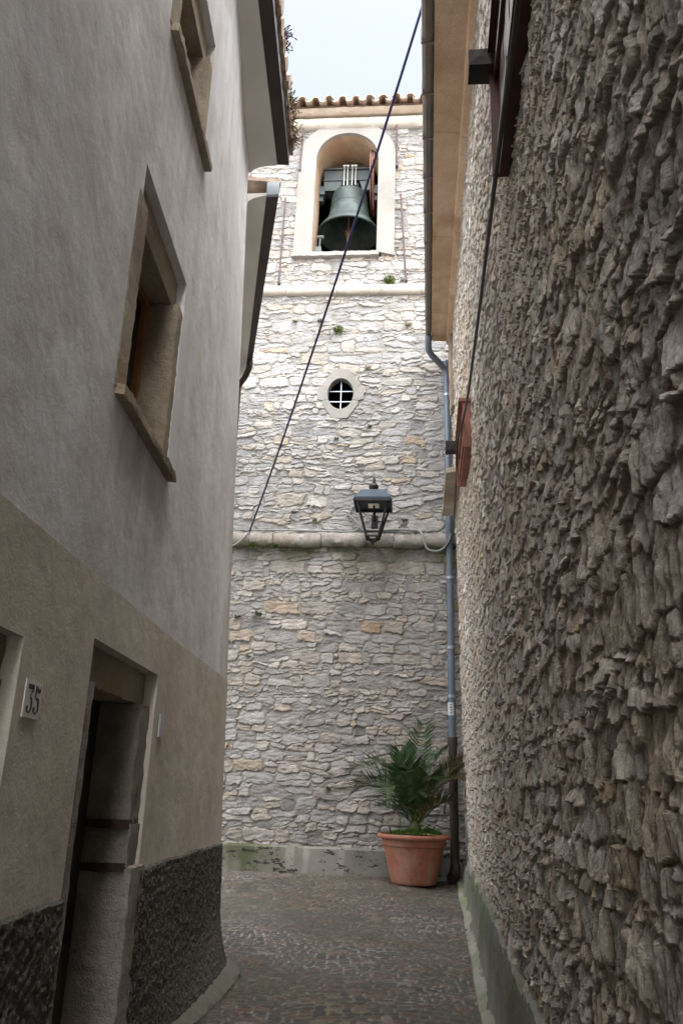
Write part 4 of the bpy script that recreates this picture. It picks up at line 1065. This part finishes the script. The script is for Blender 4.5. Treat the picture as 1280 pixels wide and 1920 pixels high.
mb = MB(eave1_frame); mb.sweep([(0.142, 7.91), (0.265, 7.91), (0.265, 8.06), (0.25, 8.06), (0.25, 7.925), (0.157, 7.925), (0.157, 8.06), (0.142, 8.06)], 0, list(np.linspace(-4.6, 7.1, 24)), jitter=0.0015, seed=4); mb.build('gutter', M['gutter_br'], lh)
mb = MB(eave1_frame); mb.prism([(0.30, 8.07), (-4.5, 8.6), (-4.5, 8.66), (0.30, 8.12)], 0, -4.7, 7.14)
lroof = mb.build('roof', M['tile'], lh)
mb = MB(eave1_frame)
for q in np.arange(0.0, 7.05, 0.2):
    mb.tube([(q, 0.31 + rr.uniform(-.02, .02), 8.11), (q, -4.4, 8.64)], [0.075, 0.07], 8)
mb.build('roof_tiles', M['tile'], lroof, smooth=True)

# lower house beyond the corner
E0, E1 = np.array([-0.77, 7.15]), np.array([-1.47, 11.30])
I0, I1 = np.array([-1.12, 7.17]), np.array([-1.73, 11.66])
def low_frame(p):                      # (fraction along, fraction wall->gutter, height)
    p = np.asarray(p, float); u, w, z = p[..., 0:1], p[..., 1:2], p[..., 2]
    a = I0 + (I1 - I0) * u; b = E0 + (E1 - E0) * u
    return np.concatenate([a + (b - a) * w, z[..., None]], -1)
lo = thing('low_house', (-1.5, 9.4, 0.4), 'lower cream plastered house beyond the corner, seen only at its eaves', 'house')
mb = MB(low_frame); mb.sweep([(0.0, 0.1), (0.0, 7.66), (-6, 7.66), (-6, 0.1)], 0, [0.10, 0.2, 0.30]); mb.sweep([(0.0, 7.0), (0.0, 7.66), (-0.5, 7.66), (-0.5, 7.0)], 0, [0.301, 0.7, 1.0]); mb.build('wall', M['plaster'], lo)  # unseen wall cut short: passage invented to let side light in
mb = MB(low_frame); mb.sweep([(-0.5, 7.64), (0.02, 7.64), (0.06, 7.68), (0.2, 7.715), (0.42, 7.735), (0.62, 7.745), (0.62, 7.78), (-0.5, 7.78)], 0, list(np.linspace(0.052, 1.0, 12))); mb.build('cornice', M['cove_low'], lo, smooth=True)
mb = MB(low_frame); mb.sweep([(0.63, 7.74), (1.0, 7.74), (1.0, 7.89), (0.95, 7.89), (0.95, 7.76), (0.68, 7.76), (0.68, 7.89), (0.63, 7.89)], 0, list(np.linspace(0.056, 0.985, 14)), jitter=0.003); gl = mb.build('gutter', M['gutter_br'], lo)
mb = MB(low_frame); mb.box((0.046, 0.62, 7.735), (0.055, 1.01, 7.90)); mb.build('end_cap', M['zinc'], gl)
mb = MB(low_frame); mb.tube(smooth_path([(0.94, 0.82, 7.75), (0.945, 0.82, 7.64), (0.955, 0.62, 7.55), (0.965, 0.2, 7.50), (0.97, 0.12, 7.40), (0.97, 0.1, 6.6)], 5), 0.0, 8) if False else None
pts = smooth_path([tuple(low_frame((0.93, 0.84, 7.76))), tuple(low_frame((0.935, 0.84, 7.66))), tuple(low_frame((0.95, 0.6, 7.56))), tuple(low_frame((0.96, 0.25, 7.50))), tuple(low_frame((0.965, 0.18, 7.38))), tuple(low_frame((0.965, 0.18, 5.5)))], 5)
mb = MB(); mb.tube(pts, 0.045, 12); mb.build('gutter_outlet', M['iron'], lo, smooth=True)
mb = MB(low_frame); mb.sweep([(1.05, 7.90), (-4.5, 8.2), (-4.5, 8.26), (1.05, 7.95)], 0, [0.05, 0.5, 1.0]); mb.build('roof', M['tile'], lo)  # kept low and narrow so side light passes under and round it

# house number and the small pale plate
hn = thing('house_number', tuple(left_frame((2.86, 0.01, 1.84))), 'small white house number plate reading 35 beside the dark doorway', 'sign')
mb = MB(left_frame); mb.box((2.785, 0.009, 1.838), (2.935, 0.014, 1.962)); mb.build('plate', M['plaque'], hn)
def digits(mb, s0, w, z0, h, which):
    # stencil numerals, drawn on a 10 x 16 field
    if which == '3':
        polys = [[(1, 16), (9, 16), (9, 13.2), (1, 13.2)], [(7.6, 12.8), (8.9, 12.8), (5.2, 9.4), (4.2, 9.4)],
                 [(5.3, 9.4), (7.6, 8.6), (9, 6.6), (9.2, 4), (8.4, 1.5), (6.2, 0.2), (6.2, 1.2), (6.9, 2.6), (7.1, 4.5), (6.7, 7), (5.3, 8.4)],
                 [(5.2, 0), (5.2, 1.0), (3.4, 1.4), (3.6, 3.4), (2.6, 4.2), (1.2, 3.6), (1.0, 2), (2.4, 0.5)]]
    else:
        polys = [[(2, 16), (3.2, 16), (3.2, 9.6), (2, 8.6)], [(4.2, 16), (6.6, 14.2), (8.6, 14.6), (9.2, 16), (9.4, 13.8), (8.2, 12.2), (5.8, 12.2), (4.2, 13.2)],
                 [(3.6, 9.0), (6.2, 9.6), (8.6, 8.2), (9.3, 5), (8.6, 1.8), (6.2, 0.2), (6.2, 1.2), (7.0, 3), (7.1, 5.4), (6.4, 7.9), (3.8, 8.0)],
                 [(5.2, 0), (5.2, 1.0), (3.4, 1.4), (3.6, 3.4), (2.6, 4.2), (1.2, 3.6), (1.0, 2), (2.4, 0.5)]]
    for p in polys:
        mb.prism([(s0 + x / 10 * w, z0 + y / 16 * h) for x, y in p], 1, 0.0142, 0.0155)
mb = MB(left_frame); digits(mb, 2.800, 0.062, 1.853, 0.095, '3'); digits(mb, 2.862, 0.062, 1.853, 0.095, '5'); mb.build('digits', M['ink'], hn)
mb = MB(left_frame); mb.rough_box((4.775, 0.010, 1.885), (4.865, 0.020, 2.012), 0.03, 0.0008, 3)
tag(mb.build('blank_plate', M['patch']), 'small blank pale grey plate on the brown plaster right of the door', 'plate')

# ------------------------------------------------------------------ lantern
LT, LO, LZ = 0.53, 0.62, 5.70
lan = thing('street_lantern', tuple(tower_frame((LT, 0.05, 5.2))), 'black four sided street lantern with slate blue cap on the tower wall', 'lamp')
def sq(hw, z): return [(LT - hw, LO - hw, z), (LT + hw, LO - hw, z), (LT + hw, LO + hw, z), (LT - hw, LO + hw, z)]
def frustum(mb, levels, cap_top=True):
    vs = [p for hw, z in levels for p in sq(hw, z)]
    fs = [(4 * i + k, 4 * i + (k + 1) % 4, 4 * i + 4 + (k + 1) % 4, 4 * i + 4 + k) for i in range(len(levels) - 1) for k in range(4)]
    if cap_top: fs.append(tuple(4 * (len(levels) - 1) + k for k in range(4)))
    mb.add(vs, fs)
mb = MB(tower_frame); frustum(mb, [(0.272, 5.712), (0.272, 5.735), (0.225, 5.80), (0.185, 5.875), (0.09, 5.915)]); mb.build('cap', M['lantern_top'], lan)
mb = MB(tower_frame)
for k in range(4):
    p, q = sq(0.272, 5.67)[k], sq(0.272, 5.67)[(k + 1) % 4]
    mb.box((min(p[0], q[0]) - 0.012, min(p[1], q[1]) - 0.012, 5.67), (max(p[0], q[0]) + 0.012, max(p[1], q[1]) + 0.012, 5.711))
mb.box((LT - 0.255, LO - 0.255, 5.702), (LT + 0.255, LO + 0.255, 5.708))
mb.build('cap_rim', M['black'], lan)
mb = MB(tower_frame); mb.lathe([(0.0, 0.11), (0.05, 0.10), (0.075, 0.06), (0.07, 0.03), (0.05, 0.0), (0.045, -0.02)], (LT, LO, 5.93), 20); mb.build('finial', M['black'], lan, smooth=True)
mb = MB(tower_frame)
for p, q in zip(sq(0.225, 5.69), sq(0.095, 5.20)): mb.tube([p, q], 0.019, 6)
for hw, z in ((0.105, 5.25), (0.095, 5.185)):
    c4 = sq(hw, z)
    for k in range(4): mb.tube([c4[k], c4[(k + 1) % 4]], 0.016, 6)
for p in sq(0.095, 5.185): mb.tube([p, (LT, LO, 5.115)], 0.018, 6)
mb.lathe([(0.0, -0.05), (0.02, -0.03), (0.025, 0.0), (0.0, 0.02)], (LT, LO, 5.115), 12); mb.build('cage', M['black'], lan)
mb = MB(tower_frame); mb.box((LT - 0.075, LO - 0.12, 5.685), (LT + 0.085, LO + 0.06, 5.70)); mb.build('lens', M['lens'], lan)
mb = MB(tower_frame); mb.tube([(LT + 0.01, LO, 5.69), (LT + 0.012, LO, 5.47)], 0.016, 8); mb.build('lamp_tube', M['black'], lan)
mb = MB(tower_frame); mb.tube(smooth_path([(LT, 0.0, 5.62), (LT, 0.16, 5.72), (LT, 0.30, 5.98), (LT, 0.46, 6.14), (LT, LO - 0.03, 6.13), (LT, LO, 6.03)], 6), 0.02, 10); mb.box((LT - 0.05, -0.02, 5.52), (LT + 0.05, 0.045, 5.72)); mb.build('bracket', M['black'], lan, smooth=True)

# ------------------------------------------------------------------ cables
A0 = tower_frame((-1.43, 0.1, 5.42)); A1 = np.array([0.66, 6.0, 9.10])
pts = []
for i in range(41):
    u = i / 40; p = A0 + (A1 - A0) * u; p = p - np.array([0, 0, 0.42 * 4 * u * (1 - u) * 0.5]); pts.append(p)
pts.append(np.array([0.95, 5.0, 9.6]))
mb = MB(); mb.tube(pts, 0.0145, 8); tag(mb.build('overhead_cable', M['cable'], smooth=True), 'dark cable tinted blue as by lens fringing, slung diagonally across the lane in front of the bell tower', 'cable')
def wall_cable(name, pts, r, mat, label, frame=tower_frame, n=8):
    mb = MB(frame); mb.tube(smooth_path(pts, n), r, 8); return tag(mb.build(name, mat, smooth=True), label, 'cable')
wall_cable('cable', [(-1.43, 0.1, 5.42), (-1.50, 0.17, 5.30), (-1.62, 0.19, 5.18), (-1.80, 0.17, 5.13), (-2.0, 0.08, 5.2)], 0.013, M['cable_gr'], 'white cable end curling round the lower stone course beside the plaster house')
wall_cable('cable', [(-2.3, 0.05, 5.47), (-1.4, 0.05, 5.465), (-0.6, 0.055, 5.46), (0.10, 0.055, 5.45), (0.24, 0.06, 5.47), (0.29, 0.06, 5.54), (0.22, 0.055, 5.64), (0.13, 0.055, 5.72), (0.17, 0.05, 5.86)], 0.013, M['cable_gr'], 'grey cable along the lower stone course rising in an S loop left of the lantern')
wall_cable('cable', [(0.30, 0.05, 5.74), (0.31, 0.055, 5.60), (0.38, 0.06, 5.50), (0.55, 0.06, 5.475), (0.9, 0.055, 5.49), (1.10, 0.055, 5.485), (1.24, 0.12, 5.44), (1.29, 0.16, 5.30), (1.34, 0.16, 5.16), (1.45, 0.15, 5.12), (1.56, 0.16, 5.14), (1.66, 0.24, 5.22), (1.70, 0.30, 5.36)], 0.016, M['cable_gr'], 'grey cable running from the lantern to the downpipe with a hanging loop')
wall_cable('cable', [(0.42, 0.06, 5.74), (0.38, 0.06, 5.62), (0.31, 0.07, 5.52), (0.40, 0.07, 5.44), (0.62, 0.05, 5.455), (1.2, 0.05, 5.46)], 0.009, M['cable_gr'], 'thin pale cable crossing just beneath the lantern cage')
wall_cable('cable', [(1.6, 0.07, 4.76), (2.6, 0.075, 4.81), (3.6, 0.085, 4.87), (5.2, 0.08, 5.04), (7.0, 0.08, 5.22), (7.8, 0.085, 5.35), (8.6, 0.12, 5.40), (9.4, 0.10, 5.30), (10.4, 0.09, 5.22), (11.5, 0.08, 5.20), (12.0, 0.16, 5.16)], 0.013, M['cable_bk'], 'black cable running along the stone wall past both shutters', right_frame)

# ------------------------------------------------------------------ planter, palm, ground cover
PT, PO = 1.16, 0.58
PC = tower_frame((PT, PO, 0.0)); pz = float(ground_z(PC[1])) + 0.005
prof = [(0.0, 0.0), (0.275, 0.0), (0.29, 0.012), (0.30, 0.05), (0.345, 0.22), (0.385, 0.40), (0.40, 0.455), (0.418, 0.462), (0.425, 0.475), (0.425, 0.535), (0.435, 0.545), (0.475, 0.55), (0.487, 0.565), (0.487, 0.59), (0.475, 0.605), (0.45, 0.605), (0.43, 0.59), (0.41, 0.52), (0.0, 0.51)]
mb = MB(); mb.lathe(prof, (PC[0], PC[1], pz), 72); pot = mb.build('plant_pot', M['terracotta'], loc=(PC[0], PC[1], pz), smooth=True)
tag(pot, 'large round terracotta plant pot standing at the foot of the tower', 'plant pot')
mb = MB(); rs = random.Random(2); vs = [(PC[0], PC[1], pz + 0.60)]; fs = []
for i in range(1, 7):
    for k in range(30):
        a = 2 * math.pi * k / 30; r = 0.415 * i / 6; vs.append((PC[0] + r * math.cos(a), PC[1] + r * math.sin(a), pz + 0.565 + 0.035 * (1 - (i / 6) ** 2) + rs.uniform(-.008, .008)))
for k in range(30): fs.append((0, 1 + k, 1 + (k + 1) % 30))
for i in range(5):
    for k in range(30): fs.append((1 + i * 30 + k, 1 + (i + 1) * 30 + k, 1 + (i + 1) * 30 + (k + 1) % 30, 1 + i * 30 + (k + 1) % 30))
mb.add(vs, fs); mb.build('soil', M['soil'], pot, smooth=True)
def leaf(mb, p, d, n, L, W, m=0, fold=0.25):
    d = d / (np.linalg.norm(d) + 1e-9); w = np.cross(d, n); w = w / (np.linalg.norm(w) + 1e-9); n2 = np.cross(w, d)
    mb.add([p, p + d * L * .45 + w * W + n2 * W * fold, p + d * L, p + d * L * .45 - w * W + n2 * W * fold, p + d * L * .5], [(0, 4, 1), (1, 4, 2), (0, 3, 4), (3, 2, 4)], m)
mb = MB(); rs = random.Random(8)
for i in range(4200):
    a, r = rs.uniform(0, 2 * math.pi), 0.37 * math.sqrt(rs.random())
    x, y = r * math.cos(a), r * math.sin(a)
    if rs.random() > 0.60 + 0.9 * x or math.sin(x * 23 + 1) * math.sin(y * 19) + rs.random() < 0.25: continue
    hgt = 0.03 + (0.13 + 0.05 * math.sin(x * 17) * math.cos(y * 13)) * math.exp(-((x - 0.07) ** 2 + y * y) / 0.06) * rs.uniform(.15, 1.15)
    p = np.array([PC[0] + x, PC[1] + y, pz + 0.575 + hgt])
    for k in range(3):
        b = a + k * 2.1 + rs.uniform(-.3, .3)
        leaf(mb, p, np.array([math.cos(b), math.sin(b), rs.uniform(-.2, .4)]), np.array([0, 0, 1.0]), rs.uniform(.016, .028), rs.uniform(.007, .012))
gc = mb.build('ground_cover', M['clover'], loc=(PC[0], PC[1], pz + 0.6)); tag(gc, 'low bright green clover covering the soil in the terracotta pot', 'ground cover', kind='stuff')
mb = MB(); mb.tube([tuple(tower_frame((0.88, 0.75, 1.03))), tuple(tower_frame((0.86, 0.78, 1.12))), tuple(tower_frame((0.835, 0.79, 1.20)))], [0.012, 0.011, 0.008], 6); tag(mb.build('stick', M['beam']), 'short dark stick poking from the soil at the left of the pot', 'stick')

palm = thing('palm_plant', (PC[0], PC[1], pz + 0.6), 'young dark green feathery palm growing from the terracotta pot', 'palm')
rs = random.Random(17)
CB = np.array([PT + 0.02, PO, pz + 0.60])
mb = MB(tower_frame); mb.lathe([(0.07, 0.0), (0.085, 0.05), (0.07, 0.12), (0.035, 0.2), (0.0, 0.24)], tuple(CB - np.array([0, 0, 0.02])), 14); mb.build('crown_shaft', M['stem'], palm, smooth=True)
def frond(tip, bow, dry=0.0, leafl=0.33, twist=0.0, n=46):
    tip = np.array(tip, float); p0 = CB + np.array([rs.uniform(-.03, .03), rs.uniform(-.03, .03), 0.06])
    mid = (p0 + tip) / 2 + np.array(bow, float) * np.array([1, 1, 1.75])
    pts = [p0 * (1 - t) ** 2 + 2 * mid * t * (1 - t) + tip * t * t for t in np.linspace(0, 1, 24)]
    mb = MB(tower_frame)
    mb.tube(pts, [0.012 * (1 - 0.8 * t) for t in np.linspace(0, 1, 24)], 5, 0)
    for i in range(n):
        t = 0.16 + 0.84 * (i + rs.random() * .5) / n
        p = p0 * (1 - t) ** 2 + 2 * mid * t * (1 - t) + tip * t * t
        d = (2 * (1 - t) * (mid - p0) + 2 * t * (tip - mid)); d /= np.linalg.norm(d)
        up = np.array([0, 0, 1.0]) if abs(d[2]) < 0.93 else np.array([0, 1.0, 0])
        w = np.cross(d, up); w /= np.linalg.norm(w); u = np.cross(w, d)
        w, u = w * math.cos(twist) + u * math.sin(twist), u * math.cos(twist) - w * math.sin(twist)
        L = leafl * (0.35 + 0.65 * math.sin(math.pi * min(0.12 + 0.66 * t, 1.0))) * rs.uniform(.85, 1.1)
        for sgn in (-1, 1):
            ld = d * (0.5 + 0.35 * t) + w * sgn * (1.0 - 0.25 * t) + u * rs.uniform(.2, .45) + np.array([0, 0, -0.12 * rs.random()])
            leaf(mb, p, ld, u, L, 0.0085, 2 if rs.random() < dry else 1, 0.35)
    mb.build('frond', [M['stem'], M['palm'], M['palm_dry']], palm)
for a in (((0.30, 0.62, 1.86), (0.02, 0, 0.36)), ((0.44, 0.80, 1.66), (0.0, 0.05, 0.26)), ((0.60, 0.35, 2.02), (-0.02, 0, 0.22)), ((1.30, 0.62, 2.46), (-0.05, 0, 0.10)), ((0.98, 0.5, 2.14), (-0.05, 0, 0.14)),
          ((1.52, 0.45, 2.12), (-0.02, 0, 0.2)), ((1.68, 0.5, 1.95), (0, 0, 0.26), 0.25), ((1.80, 0.62, 1.80), (0.0, 0, 0.24), 0.7), ((1.78, 0.80, 2.0), (0.02, 0, 0.16), 0.55), ((1.10, 1.02, 1.88), (0.0, 0.03, 0.28)), ((1.38, 0.95, 1.80), (0, 0, 0.26)),
          ((0.80, 0.98, 1.62), (0, 0.04, 0.3)), ((1.62, 0.75, 1.52), (0.0, 0, 0.10), 0.4), ((0.72, 0.55, 1.42), (-0.04, 0, 0.10)), ((0.92, 0.70, 2.02), (-0.02, 0, 0.16)), ((1.22, 0.85, 1.62), (0.02, 0.02, 0.22))):
    frond(a[0], a[1], a[2] if len(a) > 2 else 0.02, twist=rs.uniform(-.5, .5))

# ------------------------------------------------------------------ weeds
def tuft_mesh(seed, n, L, spread, mats, blade=0.012, droop=0.4):
    rs = random.Random(seed); mb = MB()
    for i in range(n):
        a = rs.uniform(-1.5, 1.5); el = rs.uniform(-0.2, 1.3)
        d = np.array([math.sin(a) * math.cos(el), -abs(math.cos(a)) * math.cos(el) * 0.9, math.sin(el)])
        p = np.array([rs.uniform(-spread, spread), rs.uniform(-.02, .0), rs.uniform(-spread, spread) * .35])
        l = L * rs.uniform(.5, 1.15)
        m = 1 if rs.random() < 0.3 else 0
        leaf(mb, p, d, np.array([0, -0.3, 1.0]), l, blade * rs.uniform(.7, 1.4), m, 0.3)
        if rs.random() < .6:
            leaf(mb, p + d * l * .7, d + np.array([rs.uniform(-.8, .8), rs.uniform(-.3, .3), -droop]), np.array([0, -0.3, 1.0]), l * .6, blade, m, 0.3)
    me_o = mb.build('wall_weed', mats, loc=(0, 0, 0))
    return me_o
WL = [   # t, z, scale, kind, label
    (0.68, 9.98, 1.25, 0, 'large leafy green weed growing above the upper stone course, right under the bell opening'),
    (-0.17, 9.02, 1.1, 0, 'bushy yellow green weed on the bare wall between the upper course and the round window'),
    (1.03, 9.13, 1.0, 2, 'dry brownish weed tuft near the right eave between upper course and round window'),
    (0.36, 8.32, 0.8, 2, 'dry brownish weed tuft just above and right of the round window'),
    (-0.92, 9.22, 0.5, 1, 'tiny dark weed left of the cable below the upper course'),
    (-0.48, 9.22, 0.6, 0, 'small mossy weed touching the cable below the upper course'),
    (-1.37, 5.15, 1.0, 0, 'leafy green weed hanging under the lower stone course at its left end'),
    (-1.02, 5.16, 0.8, 1, 'dark creeping weed hanging under the lower stone course, second from its left end'),
    (1.0, 5.63, 0.6, 1, 'small dark weed right of the lantern at cap height'),
    (-1.53, 4.06, 0.6, 1, 'small dark weed low on the wall beside the plaster house corner'),
    (-1.22, 4.11, 0.75, 1, 'dark weed tuft low on the wall, right of its smaller neighbour'),
    (-1.33, 3.47, 0.5, 1, 'tiny dark weed low on the wall below the pair of tufts'),
    (-0.12, 7.03, 0.5, 1, 'tiny weed on the wall below the round window'),
    (0.92, 10.02, 0.4, 1, 'tiny weed on the upper course beside the iron rod'),
    (-0.75, 5.75, 0.5, 1, 'tiny weed in a joint above the lower course, right of the cable foot'),
    (-0.42, 5.62, 0.45, 0, 'tiny green weed in a joint between the cable and the lantern'),
    (0.42, 8.0 - .75, 0.5, 1, 'tiny weed in a joint right and below the round window'),
    (-0.05, 1.62, 0.5, 1, 'tiny dark weed in the wall left of the palm'),
]
protos = {}
for t, z, sc_, kd, lab in WL:
    if kd not in protos:
        protos[kd] = tuft_mesh(50 + kd, (60, 60, 55)[kd], (0.10, 0.085, 0.09)[kd], (0.055, 0.06, 0.06)[kd], [[M['leaf'], M['leaf_dark']], [M['leaf_dark'], M['leaf']], [M['dry'], M['leaf_dark']]][kd], (0.010, 0.010, 0.006)[kd])
        o = protos[kd]
    else:
        o = protos[kd].copy(); COL.objects.link(o)
    off = 0.02
    if abs(z - 5.155) < 0.03: off = 0.10
    o.location = tower_frame((t, off, z)); o.scale = (sc_,) * 3; o.rotation_euler = (0, (hash(lab[:9]) % 7 - 3) * 0.08, -math.radians(5))
    tag(o, lab, 'weed', 'weeds rooted in the tower wall')
# dry weeds on the left eave
def roof_weed(s_, z_, mats, n, L, lab, seed, stretch):
    rs = random.Random(seed); mb = MB(eave1_frame)
    for i in range(n):
        q = s_ + rs.uniform(-stretch, stretch); p = np.array([q, 0.30 + rs.uniform(-.02, .02), z_ + rs.uniform(-.02, .03)])
        d = np.array([rs.uniform(-.8, .8), rs.uniform(0.1, 1), rs.uniform(-1.0, 1.0)])
        l = L * rs.uniform(.5, 1.2)
        leaf(mb, p, d, np.array([0, 0.2, 1.0]), l, 0.007, int(rs.random() < .35))
        leaf(mb, p + d / np.linalg.norm(d) * l * .8, d + np.array([rs.uniform(-1, 1), 0, rs.uniform(-1, .6)]), np.array([0, .2, 1.0]), l * .6, 0.008, int(rs.random() < .35))
    tag(mb.build('roof_weed', mats), lab, 'weed', 'weeds on the plaster house eave')
roof_weed(6.75, 8.12, [M['dry'], M['purple']], 120, 0.09, 'thick dry straw coloured weed at the far end of the plaster house eave', 5, 0.30)
roof_weed(6.45, 8.16, [M['leaf'], M['leaf_dark']], 26, 0.07, 'small green sprig on the plaster house eave above the dry weed', 7, 0.06)
roof_weed(5.80, 8.16, [M['purple'], M['leaf_dark']], 30, 0.08, 'wilted purple weed standing against the sky on the plaster house eave', 6, 0.10)
